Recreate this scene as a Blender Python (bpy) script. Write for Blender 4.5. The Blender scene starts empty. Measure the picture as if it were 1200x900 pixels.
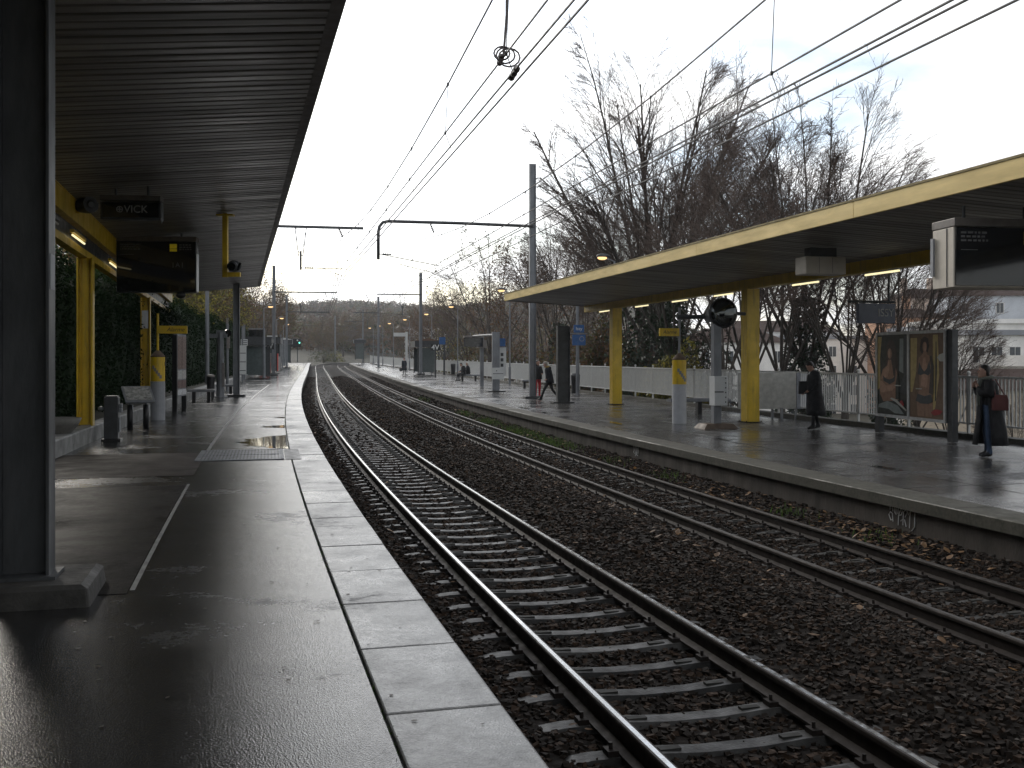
import bpy, math, random
import numpy as np
random.seed(7); RNG = np.random.default_rng(11)
scene = bpy.context.scene; COL = scene.collection
PI = math.pi
# ------------------------------------------------------------------ the line of the railway (metres)
SC = .93; H0 = 1.8145
S = np.arange(-40, 700, .25)
def _line():
    s = S/SC; sc = np.clip(s, -15, 230); k = lambda q: .00188158-2.88e-05*q+1.05523e-07*q*q
    th = -.268854+.00188158*sc-2.88e-05*sc**2/2+1.05523e-07*sc**3/3
    th = th+np.where(s > 230, (np.minimum(s, 420)-230)*k(230.), 0)+np.where(s > 220, (np.minimum(s, 460)-220)*.009, 0)+np.where(s < -15, (s+15)*k(-15.), 0)
    x = np.concatenate([[0], np.cumsum(np.sin((th[1:]+th[:-1])/2)*.25)]); y = np.concatenate([[0], np.cumsum(np.cos((th[1:]+th[:-1])/2)*.25)])
    i0 = int(np.argmin(abs(S))); q = np.clip(s, -15, 250)/100
    return x-x[i0]+3.12948, y-y[i0], (-.132499*q+.254671*q*q)*SC, th
LX, LY, LZ, LT = _line()
def at(s, off, z=0.):
    t = np.interp(s, S, LT)
    return (float(np.interp(s, S, LX)+off*np.cos(t)), float(np.interp(s, S, LY)-off*np.sin(t)), float(np.interp(s, S, LZ)+z))
def head(s): return float(np.interp(s, S, LT))
RAIL = .6975; T2 = 4.088; Z1 = -.437; Z2 = -.568; ZR = -.084
EDGE_L = -1.672; EDGE_R = 5.709
# ------------------------------------------------------------------ mesh builder
class MB:
    def __init__(s): s.v = []; s.f = []; s.m = []
    def add(s, vs, fs, mi=0):
        b = len(s.v); s.v.extend(vs); s.f.extend([tuple(i+b for i in f) for f in fs]); s.m.extend([mi]*len(fs)); return s
    def box(s, c, d, rz=0, mi=0, rx=0, ry=0):
        hx, hy, hz = d[0]/2, d[1]/2, d[2]/2; vs = []
        cz, sz = math.cos(rz), math.sin(rz); cx, sx = math.cos(rx), math.sin(rx); cy, sy = math.cos(ry), math.sin(ry)
        for x, y, z in ((-hx,-hy,-hz),(hx,-hy,-hz),(hx,hy,-hz),(-hx,hy,-hz),(-hx,-hy,hz),(hx,-hy,hz),(hx,hy,hz),(-hx,hy,hz)):
            y, z = y*cx-z*sx, y*sx+z*cx
            x, z = x*cy+z*sy, -x*sy+z*cy
            x, y = x*cz-y*sz, x*sz+y*cz
            vs.append((x+c[0], y+c[1], z+c[2]))
        return s.add(vs, [(0,3,2,1),(4,5,6,7),(0,1,5,4),(1,2,6,5),(2,3,7,6),(3,0,4,7)], mi)
    def bb(s, x0, x1, y0, y1, z0, z1, mi=0): return s.box(((x0+x1)/2,(y0+y1)/2,(z0+z1)/2),(x1-x0,y1-y0,z1-z0),0,mi)
    def tube(s, pts, r, n=8, mi=0, cap=True):
        P = [np.array(p, float) for p in pts]; R = r if hasattr(r, '__len__') else [r]*len(P); vs = []; fs = []
        a = None
        for i, p in enumerate(P):
            d = P[min(i+1, len(P)-1)]-P[max(i-1, 0)]; L = np.linalg.norm(d); d = d/(L if L > 1e-9 else 1)
            if a is None:
                a = np.cross(d, (0,0,1.)) if abs(d[2]) < .9 else np.cross(d, (0,1.,0))
            a = a-d*np.dot(a, d); a = a/(np.linalg.norm(a)+1e-12); b = np.cross(d, a)
            for k in range(n):
                q = 2*PI*k/n; w = p+R[i]*(math.cos(q)*a+math.sin(q)*b); vs.append((w[0], w[1], w[2]))
        for i in range(len(P)-1):
            for k in range(n):
                k2 = (k+1) % n; fs.append((i*n+k, i*n+k2, (i+1)*n+k2, (i+1)*n+k))
        if cap: fs.append(tuple(range(n-1, -1, -1))); fs.append(tuple((len(P)-1)*n+k for k in range(n)))
        return s.add(vs, fs, mi)
    def loft(s, rings, mi=0, cap=True):
        n = len(rings[0]); vs = [tuple(p) for r in rings for p in r]; fs = []
        for i in range(len(rings)-1):
            for k in range(n):
                k2 = (k+1) % n; fs.append((i*n+k, i*n+k2, (i+1)*n+k2, (i+1)*n+k))
        if cap: fs.append(tuple(range(n-1, -1, -1))); fs.append(tuple((len(rings)-1)*n+k for k in range(n)))
        return s.add(vs, fs, mi)
    def lathe(s, prof, c=(0,0,0), n=16, mi=0):
        return s.loft([[(c[0]+r*math.cos(2*PI*k/n), c[1]+r*math.sin(2*PI*k/n), c[2]+z) for k in range(n)] for r, z in prof], mi)
    def ball(s, c, r, n=10, m=7, mi=0):
        r = r if hasattr(r, '__len__') else (r, r, r)
        rings = []
        for j in range(m+1):
            p = PI*(j+.02*(j == 0)-.02*(j == m))/m
            rings.append([(c[0]+r[0]*math.sin(p)*math.cos(2*PI*k/n), c[1]+r[1]*math.sin(p)*math.sin(2*PI*k/n), c[2]-r[2]*math.cos(p)) for k in range(n)])
        return s.loft(rings, mi)
    def prism(s, poly, y0, y1, mi=0):           # polygon in xz, extruded along y
        n = len(poly); vs = [(x, y0, z) for x, z in poly]+[(x, y1, z) for x, z in poly]
        return s.add(vs, [tuple(range(n)), tuple(range(2*n-1, n-1, -1))]+[(i, n+i, n+(i+1) % n, (i+1) % n) for i in range(n)], mi)
    def build(s, name, mats, parent=None, smooth=False, bevel=0, loc=None, rz=0):
        me = bpy.data.meshes.new(name); me.from_pydata(s.v, [], s.f)
        mats = mats if isinstance(mats, (list, tuple)) else [mats]
        for m in mats: me.materials.append(m)
        if len(mats) > 1: me.polygons.foreach_set('material_index', s.m)
        if smooth: me.polygons.foreach_set('use_smooth', [True]*len(s.f))
        me.update()
        o = bpy.data.objects.new(name, me); COL.objects.link(o)
        if parent is not None: o.parent = parent
        if loc is not None: o.location = loc; o.rotation_euler = (0, 0, rz)
        if bevel:
            b = o.modifiers.new('edge', 'BEVEL'); b.width = bevel; b.segments = 2; b.limit_method = 'ANGLE'; b.angle_limit = 1.0
        return o
def npmesh(name, V, Fq, mats, parent=None, mi=None, smooth=False):
    """fast mesh from numpy arrays: V (n,3), Fq (m,k) with the same k for every face"""
    me = bpy.data.meshes.new(name); V = np.asarray(V, np.float32); Fq = np.asarray(Fq, np.int32); k = Fq.shape[1]
    me.vertices.add(len(V)); me.vertices.foreach_set('co', V.ravel())
    me.loops.add(Fq.size); me.loops.foreach_set('vertex_index', Fq.ravel())
    me.polygons.add(len(Fq)); me.polygons.foreach_set('loop_start', np.arange(0, Fq.size, k, dtype=np.int32))
    mats = mats if isinstance(mats, (list, tuple)) else [mats]
    for m in mats: me.materials.append(m)
    if mi is not None: me.polygons.foreach_set('material_index', np.asarray(mi, np.int32))
    me.polygons.foreach_set('use_smooth', np.full(len(Fq), bool(smooth)))
    me.update(calc_edges=True); me.validate()
    o = bpy.data.objects.new(name, me); COL.objects.link(o)
    if parent is not None: o.parent = parent
    return o
def tag(o, label=None, cat=None, group=None, kind=None):
    if label: o['label'] = label
    if cat: o['category'] = cat
    if group: o['group'] = group
    if kind: o['kind'] = kind
    return o
def thing(name, label, cat, loc=(0,0,0), rz=0, group=None):
    o = bpy.data.objects.new(name, None); o.empty_display_size = .3; COL.objects.link(o)
    o.location = loc; o.rotation_euler = (0, 0, rz); return tag(o, label, cat, group)
def on(name, label, cat, s, off, z, group=None, turn=0):       # a thing standing on the line: local +y runs along it, +x to its right
    return thing(name, label, cat, at(s, off, z), -head(s)+turn, group)
KIDS = {}
def dup(root, loc, rz, label=None, group=None, scale=None):
    r = root.copy(); COL.objects.link(r); r.location = loc; r.rotation_euler = (0, 0, rz)
    if label: r['label'] = label
    if group: r['group'] = group
    if scale: r.scale = scale
    for ch in kids(root):
        c = ch.copy(); COL.objects.link(c); c.parent = r
        for g in kids(ch):
            d = g.copy(); COL.objects.link(d); d.parent = c
    return r
def kids(o):
    if o.name not in KIDS: KIDS[o.name] = [c for c in bpy.data.objects if c.parent == o]
    return KIDS[o.name]
# ------------------------------------------------------------------ materials
def nodes(name):
    m = bpy.data.materials.new(name); m.use_nodes = True; nt = m.node_tree; b = nt.nodes['Principled BSDF']; return m, nt, b
def N(nt, t, **kw):
    n = nt.nodes.new(t)
    for k, v in kw.items():
        if k in n.inputs: n.inputs[k].default_value = v
        else: setattr(n, k, v)
    return n
def ramp(nt, fac, stops):
    r = nt.nodes.new('ShaderNodeValToRGB'); nt.links.new(fac, r.inputs['Fac']); e = r.color_ramp.elements
    while len(e) < len(stops): e.new(.5)
    for i, (p, c) in enumerate(stops): e[i].position = p; e[i].color = (c, c, c, 1) if not hasattr(c, '__len__') else (*c, 1)
    return r.outputs['Color']
def pm(name, col, rough=.5, metal=0., var=.25, scale=6., bump=.0, bscale=40., emit=None, world=False, rvar=.12, col2=None, spec=.5, stretch=None):
    m, nt, b = nodes(name); L = nt.links.new
    src = N(nt, 'ShaderNodeNewGeometry').outputs['Position'] if world else N(nt, 'ShaderNodeTexCoord').outputs['Object']
    if stretch:
        mp = N(nt, 'ShaderNodeMapping'); mp.inputs['Scale'].default_value = stretch; L(src, mp.inputs['Vector']); src = mp.outputs['Vector']
    no = N(nt, 'ShaderNodeTexNoise', Scale=scale, Detail=6., Roughness=.6); L(src, no.inputs['Vector'])
    c2 = col2 or tuple(c*(1-var) for c in col); c1 = tuple(min(1, c*(1+var*.6)) for c in col) if not col2 else col
    cr = ramp(nt, no.outputs['Fac'], [(.3, c2), (.7, c1)]); L(cr, b.inputs['Base Color'])
    L(ramp(nt, no.outputs['Fac'], [(.3, min(1, rough+rvar)), (.7, max(.02, rough-rvar))]), b.inputs['Roughness'])
    b.inputs['Metallic'].default_value = metal; b.inputs['Specular IOR Level'].default_value = spec
    if bump:
        n2 = N(nt, 'ShaderNodeTexNoise', Scale=bscale, Detail=4.); L(src, n2.inputs['Vector'])
        bp = N(nt, 'ShaderNodeBump', Strength=bump, Distance=.02); L(n2.outputs['Fac'], bp.inputs['Height']); L(bp.outputs['Normal'], b.inputs['Normal'])
    if emit: b.inputs['Emission Color'].default_value = (*emit[0], 1); b.inputs['Emission Strength'].default_value = emit[1]
    return m
M = {}
def ground_wet(name, dark, light, wetlo, wethi, bump, bscale, wscale=.35, spec=.5, film=1., grain=.35):
    """asphalt or concrete: aggregate grain, stains and a rain film that comes and goes"""
    m, nt, b = nodes(name); L = nt.links.new; P = N(nt, 'ShaderNodeNewGeometry').outputs['Position']
    def nz(sc, de=5., ro=.62, di=0.): n = N(nt, 'ShaderNodeTexNoise', Scale=sc, Detail=de, Roughness=ro, Distortion=di); L(P, n.inputs['Vector']); return n.outputs['Fac']
    def mad(x, k, y):
        a = N(nt, 'ShaderNodeMath', operation='MULTIPLY_ADD'); L(x, a.inputs[0]); a.inputs[1].default_value = k
        if hasattr(y, 'links'): L(y, a.inputs[2])
        else: a.inputs[2].default_value = y
        return a.outputs[0]
    n1, n2, n3, n4 = nz(wscale, 5., .62, .4), nz(bscale, 3., .7), nz(3.1, 6., .65), nz(17., 4., .7)
    vo = N(nt, 'ShaderNodeTexVoronoi', Scale=bscale*.9); L(P, vo.inputs['Vector']); vs_ = N(nt, 'ShaderNodeSeparateColor'); L(vo.outputs['Color'], vs_.inputs[0])     # single stones in the surface
    c = mad(vs_.outputs[0], grain, mad(n4, .35, n3)); L(ramp(nt, c, [(.5, dark), (1.15 if False else .98, light)]), b.inputs['Base Color'])
    r = mad(n4, .30, mad(n3, .35, mad(n1, film, (1-film)*.5))); L(ramp(nt, r, [(.62, min(.75, wethi*1.9)), (.74, wethi), (.95, wetlo)]), b.inputs['Roughness']); b.inputs['Specular IOR Level'].default_value = spec
    h = mad(n2, .6, vo.outputs['Distance']); bp = N(nt, 'ShaderNodeBump', Strength=bump, Distance=.0028); L(h, bp.inputs['Height']); L(bp.outputs['Normal'], b.inputs['Normal'])
    return m
M['asphalt'] = ground_wet('wet_asphalt', (.013,.013,.0125), (.027,.0262,.0255), .07, .21, .5, 110., .6, .52)
M['asphalt_right'] = ground_wet('wet_asphalt_worn', (.03,.029,.028), (.06,.057,.054), .10, .30, .35, 80., .5, .45)
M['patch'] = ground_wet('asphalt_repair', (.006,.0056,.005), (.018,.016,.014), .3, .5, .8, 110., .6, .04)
M['coping'] = ground_wet('coping_concrete', (.11,.11,.106), (.29,.286,.275), .22, .40, .55, 80., .6, .42, .6, .25)
M['coping_moss'] = ground_wet('mossy_concrete', (.02,.022,.014), (.06,.056,.042), .5, .8, .5, 30.)
M['wall'] = pm('stained_concrete', (.055,.046,.038), .75, var=.55, scale=2.2, bump=.4, bscale=25., world=True, stretch=(1,1,.35))
M['ledge'] = pm('ledge_concrete', (.23,.23,.22), .6, var=.4, scale=2.5, bump=.3, bscale=30., world=True)
M['joint'] = pm('joint_dirt', (.02,.02,.017), .8, world=True)
M['strip'] = pm('light_joint_strip', (.28,.275,.26), .45, var=.4, world=True)
M['rust'] = pm('rail_rust', (.026,.02,.017), .6, .1, spec=.25, var=.4, scale=9.)
M['railtop'] = pm('polished_rail', (.55,.55,.54), .2, 1., var=.2, scale=14.)
M['raildull'] = pm('dull_rail', (.07,.064,.06), .5, .6, var=.3, scale=14.)
M['sleeper'] = pm('wet_sleeper', (.05,.049,.047), .5, spec=.22, var=.55, scale=7., bump=.25, bscale=40., rvar=.15)
M['stone'] = pm('ballast_stone', (.027,.020,.0155), .8, spec=.10, var=.85, scale=14., world=True, rvar=.2, col2=(.010,.009,.008))
M['stone_brown'] = pm('rusty_ballast_stone', (.062,.040,.027), .8, spec=.12, var=.7, scale=14., world=True, col2=(.022,.015,.011))
M['stone_pale'] = pm('pale_ballast_stone', (.075,.066,.058), .8, spec=.15, var=.6, scale=14., world=True, col2=(.05,.045,.04))
M['bed'] = pm('ballast_bed', (.017,.014,.012), .95, var=.8, scale=9., spec=.08, bump=1., bscale=16., world=True)
M['earth'] = pm('earth', (.045,.042,.025), .95, var=.5, scale=.8, bump=.5, bscale=4., world=True)
M['steel'] = pm('galvanised_steel', (.21,.22,.235), .5, .25, var=.25, scale=4., stretch=(1,1,.4))
M['steel_dark'] = pm('dark_grey_paint', (.05,.053,.056), .45, .1, var=.35, scale=5.)
M['mast_dark'] = pm('dark_mast_steel', (.075,.078,.082), .5, .2, var=.4, scale=4., stretch=(1,1,.3), bump=.1, bscale=30.)  # dark steel tone; on the nearest mast it holds the canopy's shade
M['black'] = pm('black_paint', (.014,.014,.015), .4, var=.3)
M['yellow'] = pm('yellow_paint', (.66,.44,.02), .4, var=.2, scale=2.5, bump=.08, bscale=20.)
nt = M['yellow'].node_tree; b = nt.nodes['Principled BSDF']; base = b.inputs['Base Color'].links[0].from_socket      # streaks of grime and chips of rust
tc_ = N(nt, 'ShaderNodeTexCoord'); mp_ = N(nt, 'ShaderNodeMapping'); mp_.inputs['Scale'].default_value = (9, 9, .8); nt.links.new(tc_.outputs['Object'], mp_.inputs[0])
g1 = N(nt, 'ShaderNodeTexNoise', Scale=1.2, Detail=6., Roughness=.7); nt.links.new(mp_.outputs[0], g1.inputs['Vector']); g2 = N(nt, 'ShaderNodeTexNoise', Scale=14., Detail=5., Roughness=.75); nt.links.new(tc_.outputs['Object'], g2.inputs['Vector'])
m1 = N(nt, 'ShaderNodeMix', data_type='RGBA'); nt.links.new(ramp(nt, g1.outputs['Fac'], [(.52, 0.), (.72, .55)]), m1.inputs['Factor']); nt.links.new(base, m1.inputs['A']); m1.inputs['B'].default_value = (.16, .12, .04, 1)
m2 = N(nt, 'ShaderNodeMix', data_type='RGBA'); nt.links.new(ramp(nt, g2.outputs['Fac'], [(.70, 0.), (.73, .9)]), m2.inputs['Factor']); nt.links.new(m1.outputs['Result'], m2.inputs['A']); m2.inputs['B'].default_value = (.09, .04, .02, 1); nt.links.new(m2.outputs['Result'], b.inputs['Base Color'])
M['cream'] = pm('cream_yellow_fascia', (.74,.55,.2), .5, var=.22, scale=1.4, stretch=(1,.6,4))
M['rim'] = pm('roof_rim', (.2,.15,.04), .6, var=.3)
M['slat'] = pm('grey_brown_slat', (.25,.235,.22), .42, .3, var=.45, scale=1., stretch=(.25,3.6,1))
M['gap'] = pm('slat_gap', (.012,.012,.012), .9)
M['lip'] = pm('fascia_lip', (.22,.2,.19), .6, var=.2)
M['roofing'] = pm('roofing_felt', (.09,.09,.085), .9)
M['white'] = pm('white_paint', (.6,.61,.6), .45, var=.08, scale=3.)
M['fence'] = pm('white_fence_paint', (.56,.565,.55), .5, var=.12, scale=5.)
M['beige'] = pm('beige_casing', (.52,.47,.39), .5, var=.08)
M['screen'] = pm('dark_glass', (.012,.013,.014), .06, var=.2, rvar=.02)
M['print'] = pm('grey_print', (.3,.3,.29), .6)
M['faint'] = pm('faint_print', (.13,.13,.125), .6)
M['lens'] = pm('warm_lamp', (.9,.75,.5), .4, emit=((1.,.62,.26), 1.0))
M['tube'] = pm('fluorescent_tube', (.9,.88,.7), .4, emit=((1.,.87,.5), .8))
M['blue'] = pm('blue_sign', (.02,.09,.26), .4)
M['navy'] = pm('navy_sign', (.008,.016,.045), .35)
M['red'] = pm('red_panel', (.5,.05,.035), .5)
M['glass'] = pm('shelter_glass', (.09,.11,.11), .08, rvar=.03)
M['bark'] = pm('bark', (.075,.063,.052), .85, var=.5, scale=5., stretch=(1,1,.3), bump=.4, bscale=12.)
M['twig'] = pm('twigs', (.10,.068,.052), .8, var=.3)
M['ivy'] = pm('ivy_leaf', (.022,.042,.016), .5, var=.6, scale=3., world=True)
M['hedge'] = pm('conifer_hedge', (.012,.026,.009), .9, spec=.1, var=.6, scale=1.8, world=True)
M['hedge_tip'] = pm('hedge_fresh_growth', (.022,.042,.011), .85, spec=.12, var=.5, scale=2.5, world=True)
M['yleaf'] = pm('yellow_green_leaf', (.40,.32,.05), .55, var=.6, scale=1.4, world=True, col2=(.12,.14,.03))
M['bleaf'] = pm('brown_leaf', (.17,.085,.035), .6, var=.6, scale=1.2, world=True, col2=(.08,.055,.03))
M['oleaf'] = pm('olive_leaf', (.12,.105,.035), .6, var=.6, scale=1., world=True, col2=(.05,.06,.02))
M['grass'] = pm('weed_green', (.065,.115,.022), .6, var=.5, scale=6., world=True)
M['leaf'] = pm('fallen_leaf', (.33,.19,.085), .55, var=.6, scale=4., world=True, col2=(.075,.042,.025))
M['skin'] = pm('skin', (.45,.27,.2), .5, var=.08)
M['hairdark'] = pm('dark_hair', (.015,.011,.009), .5)
M['hairgrey'] = pm('grey_hair', (.5,.46,.42), .6)
M['coat'] = pm('black_cloth', (.014,.014,.016), .85, var=.3, scale=12.)
M['navycloth'] = pm('navy_cloth', (.018,.02,.028), .85, var=.3, scale=12.)
M['jeans'] = pm('blue_denim', (.055,.09,.16), .85, var=.3, scale=10.)
M['redcloth'] = pm('red_cloth', (.42,.02,.03), .8, var=.2)
M['bagred'] = pm('dull_red_bag', (.11,.022,.02), .55, var=.25)
M['scarf'] = pm('yellow_scarf', (.5,.36,.1), .85)
M['greyscarf'] = pm('grey_green_scarf', (.14,.15,.13), .9)
M['wire'] = pm('dark_wire', (.03,.028,.027), .5, .4)
M['insul'] = pm('insulator', (.06,.045,.04), .3)
M['green_glow'] = pm('green_signal_lens', (.1,.7,.55), .3, emit=((.2,1.,.75), 1.2))
M['water'] = pm('puddle_water', (.006,.006,.006), .03, rvar=.0, spec=.14)
M['graffiti'] = pm('white_spray_paint', (.72,.72,.7), .7, var=.3)

for k_ in ('yleaf', 'bleaf', 'oleaf', 'grass', 'leaf', 'hedge_tip'):      # thin leaves let daylight through
    nt = M[k_].node_tree; b = nt.nodes['Principled BSDF']; tr = nt.nodes.new('ShaderNodeBsdfTranslucent'); mx = nt.nodes.new('ShaderNodeMixShader'); mx.inputs[0].default_value = .4
    c = b.inputs['Base Color'].links[0].from_socket; nt.links.new(c, tr.inputs['Color']); nt.links.new(b.outputs[0], mx.inputs[1]); nt.links.new(tr.outputs[0], mx.inputs[2]); nt.links.new(mx.outputs[0], nt.nodes['Material Output'].inputs['Surface'])

nt = M['sleeper'].node_tree; b = nt.nodes['Principled BSDF']; oi = nt.nodes.new('ShaderNodeObjectInfo'); hv = nt.nodes.new('ShaderNodeHueSaturation'); mr = nt.nodes.new('ShaderNodeMapRange'); mr.inputs['To Min'].default_value = .35; mr.inputs['To Max'].default_value = 1.4
c = b.inputs['Base Color'].links[0].from_socket; nt.links.new(oi.outputs['Random'], mr.inputs[0]); nt.links.new(mr.outputs[0], hv.inputs['Value']); nt.links.new(c, hv.inputs['Color']); nt.links.new(hv.outputs[0], b.inputs['Base Color'])     # every sleeper weathers a little differently
# ------------------------------------------------------------------ camera, sky, sun
cam = bpy.data.cameras.new('camera'); co = bpy.data.objects.new('camera', cam); COL.objects.link(co); scene.camera = co
co.location = (0, 0, H0); co.rotation_euler = (PI/2, 0, 0); cam.sensor_width = 36; cam.lens = 36.; cam.shift_y = -30.28/1200.; cam.clip_start = .1; cam.clip_end = 8000
SUN_EL, SUN_AZ = 27., -27.        # degrees; azimuth from +y towards +x
w = bpy.data.worlds.new('World'); scene.world = w; w.use_nodes = True; nt = w.node_tree; L = nt.links.new; bg = nt.nodes['Background']
sky = N(nt, 'ShaderNodeTexSky', sky_type='NISHITA'); sky.sun_disc = False; sky.sun_elevation = math.radians(SUN_EL); sky.sun_rotation = math.radians(SUN_AZ)
tc = N(nt, 'ShaderNodeTexCoord'); sp = N(nt, 'ShaderNodeSeparateXYZ'); L(tc.outputs['Generated'], sp.inputs[0])
zz = N(nt, 'ShaderNodeMath', operation='ADD'); L(sp.outputs['Z'], zz.inputs[0]); zz.inputs[1].default_value = .16
zm = N(nt, 'ShaderNodeMath', operation='MAXIMUM'); L(zz.outputs[0], zm.inputs[0]); zm.inputs[1].default_value = .05
cb = N(nt, 'ShaderNodeCombineXYZ'); dx = N(nt, 'ShaderNodeMath', operation='DIVIDE'); dy = N(nt, 'ShaderNodeMath', operation='DIVIDE')
L(sp.outputs['X'], dx.inputs[0]); L(zm.outputs[0], dx.inputs[1]); L(sp.outputs['Y'], dy.inputs[0]); L(zm.outputs[0], dy.inputs[1]); L(dx.outputs[0], cb.inputs[0]); L(dy.outputs[0], cb.inputs[1])
cn = N(nt, 'ShaderNodeTexNoise', Scale=1.15, Detail=7., Roughness=.55, Distortion=.25); L(cb.outputs[0], cn.inputs['Vector'])
cov = ramp(nt, cn.outputs['Fac'], [(.40, 0.2), (.56, 1.)])
cn2 = N(nt, 'ShaderNodeTexNoise', Scale=2.3, Detail=6., Roughness=.6); L(cb.outputs[0], cn2.inputs['Vector'])
ccol = ramp(nt, cn2.outputs['Fac'], [(.3, (.88,.90,.94)), (.6, (1.,1.,1.))])
cs = N(nt, 'ShaderNodeVectorMath', operation='SCALE'); L(ccol, cs.inputs[0]); cs.inputs['Scale'].default_value = 10.
mix = N(nt, 'ShaderNodeMix', data_type='RGBA'); L(cov, mix.inputs['Factor']); L(sky.outputs['Color'], mix.inputs['A']); L(cs.outputs[0], mix.inputs['B'])
dt = N(nt, 'ShaderNodeVectorMath', operation='DOT_PRODUCT'); L(tc.outputs['Generated'], dt.inputs[0]); _a, _e = math.radians(SUN_AZ), math.radians(SUN_EL-6); _a += .12; dt.inputs[1].default_value = (math.sin(_a)*math.cos(_e), math.cos(_a)*math.cos(_e), math.sin(_e))
mx_ = N(nt, 'ShaderNodeMath', operation='MAXIMUM'); L(dt.outputs['Value'], mx_.inputs[0]); mx_.inputs[1].default_value = 0.
pw = N(nt, 'ShaderNodeMath', operation='POWER'); L(mx_.outputs[0], pw.inputs[0]); pw.inputs[1].default_value = 5.
gl = N(nt, 'ShaderNodeMath', operation='MULTIPLY_ADD'); L(pw.outputs[0], gl.inputs[0]); gl.inputs[1].default_value = 1.15; gl.inputs[2].default_value = .78      # cloud glows round the hidden sun
fin = N(nt, 'ShaderNodeVectorMath', operation='SCALE'); L(mix.outputs['Result'], fin.inputs[0]); L(gl.outputs[0], fin.inputs['Scale'])
L(fin.outputs[0], bg.inputs['Color']); bg.inputs['Strength'].default_value = .1
sl = bpy.data.lights.new('sun', 'SUN'); so = bpy.data.objects.new('sun', sl); COL.objects.link(so); sl.energy = .7; sl.angle = math.radians(14); sl.color = (1., .95, .86)
d = np.array([math.sin(math.radians(SUN_AZ))*math.cos(math.radians(SUN_EL)), math.cos(math.radians(SUN_AZ))*math.cos(math.radians(SUN_EL)), math.sin(math.radians(SUN_EL))])
from mathutils import Vector
so.rotation_euler = Vector(d).to_track_quat('Z', 'Y').to_euler(); so.location = tuple(d*60)
vs_ = scene.view_settings; vs_.view_transform = 'Standard'; vs_.look = 'None'; vs_.exposure = .55; vs_.gamma = 1.
scene.cycles.max_bounces = 6; scene.cycles.diffuse_bounces = 3; scene.cycles.glossy_bounces = 3; scene.cycles.use_denoising = True
scene.cycles.sample_clamp_indirect = 4.
# ------------------------------------------------------------------ terrain
def inv_np(X, Y):
    ss = S[::8]; lx, ly, lt = LX[::8], LY[::8], LT[::8]
    i = np.argmin((X[:, None]-lx[None])**2+(Y[:, None]-ly[None])**2, axis=1)
    dx, dy, t = X-lx[i], Y-ly[i], lt[i]
    return ss[i]+dx*np.sin(t)+dy*np.cos(t), dx*np.cos(t)-dy*np.sin(t), np.interp(ss[i], S, LZ)
def sstep(a, b, x): q = np.clip((x-a)/(b-a), 0, 1); return q*q*(3-2*q)
def terrain_z(X, Y):
    s, o, g = inv_np(X, Y)
    z = g-.95+0*X
    z = z+sstep(-7.2, -9, o)*1.15+sstep(-12, -60, o)*3.
    right = sstep(13.9, 14.6, o)*.55-sstep(15.5, 40, o)*6.5
    z = z+right*(1-sstep(150, 330, Y))
    r = np.hypot(X+150, Y)
    hill = 43*sstep(330, 1050, Y-.25*X)*(1-sstep(0, 420, X-.02*Y))+6*np.sin(X*.012+1)*sstep(400, 900, Y)+5*np.sin(X*.031)*sstep(500, 900, Y)
    z = z+hill
    return np.where((abs(o-2) < 6.5) & (s < 640) & (Y < 330), np.minimum(z, g-.95), z)
gx = np.concatenate([-np.geomspace(1500, 130, 26), np.arange(-120, 121, 3.), np.geomspace(130, 1500, 26)])
gy = np.concatenate([np.array([-300., -150, -60]), np.arange(-30, 240, 3.), np.geomspace(245, 1600, 50)])
GX, GY = np.meshgrid(gx, gy); zt = np.concatenate([terrain_z(GX.ravel()[i:i+4000], GY.ravel()[i:i+4000]) for i in range(0, GX.size, 4000)])
nx, ny = len(gx), len(gy); ii = (np.arange(ny-1)[:, None]*nx+np.arange(nx-1)[None]).ravel()
tag(npmesh('ground', np.stack([GX.ravel(), GY.ravel(), zt], 1), np.stack([ii, ii+1, ii+nx+1, ii+nx], 1), M['earth'], smooth=True), kind='structure')
def tz(x, y): return float(terrain_z(np.array([float(x)]), np.array([float(y)]))[0])
# ------------------------------------------------------------------ strips swept along the line
def sweep(name, prof, s0, s1, step, mats, parent=None, mi=None, closed=False, smooth=False, zs=None):
    """prof: list of (off, z); swept from s0 to s1"""
    ss = np.arange(s0, s1+step/2, step); n = len(prof); V = []
    for s in ss:
        t = head(s); bx, by, bz = at(s, 0)
        for o_, z_ in prof: V.append((bx+o_*math.cos(t), by-o_*math.sin(t), bz+z_))
    F = []; mis = []; m = n if closed else n-1
    for i in range(len(ss)-1):
        for k in range(m):
            k2 = (k+1) % n; F.append((i*n+k, i*n+k2, (i+1)*n+k2, (i+1)*n+k)); mis.append(mi[k] if mi else 0)
    return npmesh(name, V, F, mats, parent, mis if mi else None, smooth)
COPW = .62; CI = EDGE_L-COPW
# left platform: surface, body; the coping slabs
sweep('platform_left', [(-6.5, -.95), (-6.5, 0), (CI-.012, 0), (CI-.012, -.02), (EDGE_L-.06, -.02), (EDGE_L-.06, -.95)], -40, 206, 1., [M['asphalt'], M['joint'], M['wall']], mi=[2, 0, 1, 1, 2])['kind'] = 'structure'
mb = MB(); s = -6.
rr = random.Random(3)
while s < 205:
    Ls = rr.choice([1.2, 1.2, 1.22, .62 if 12 < s < 40 else 1.2]); g = .012
    dz = rr.uniform(-.004, .006)
    pts = [at(s+g/2, CI+.006, dz), at(s+g/2, EDGE_L, dz), at(s+Ls-g/2, EDGE_L, dz+rr.uniform(-.003, .003)), at(s+Ls-g/2, CI+.006, dz)]
    q = [(x, y, z) for x, y, z in pts]; lo = [(x, y, z-.14) for x, y, z in pts]
    mb.add(lo+q, [(0,3,2,1),(4,5,6,7),(0,1,5,4),(1,2,6,5),(2,3,7,6),(3,0,4,7)]); s += Ls
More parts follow.
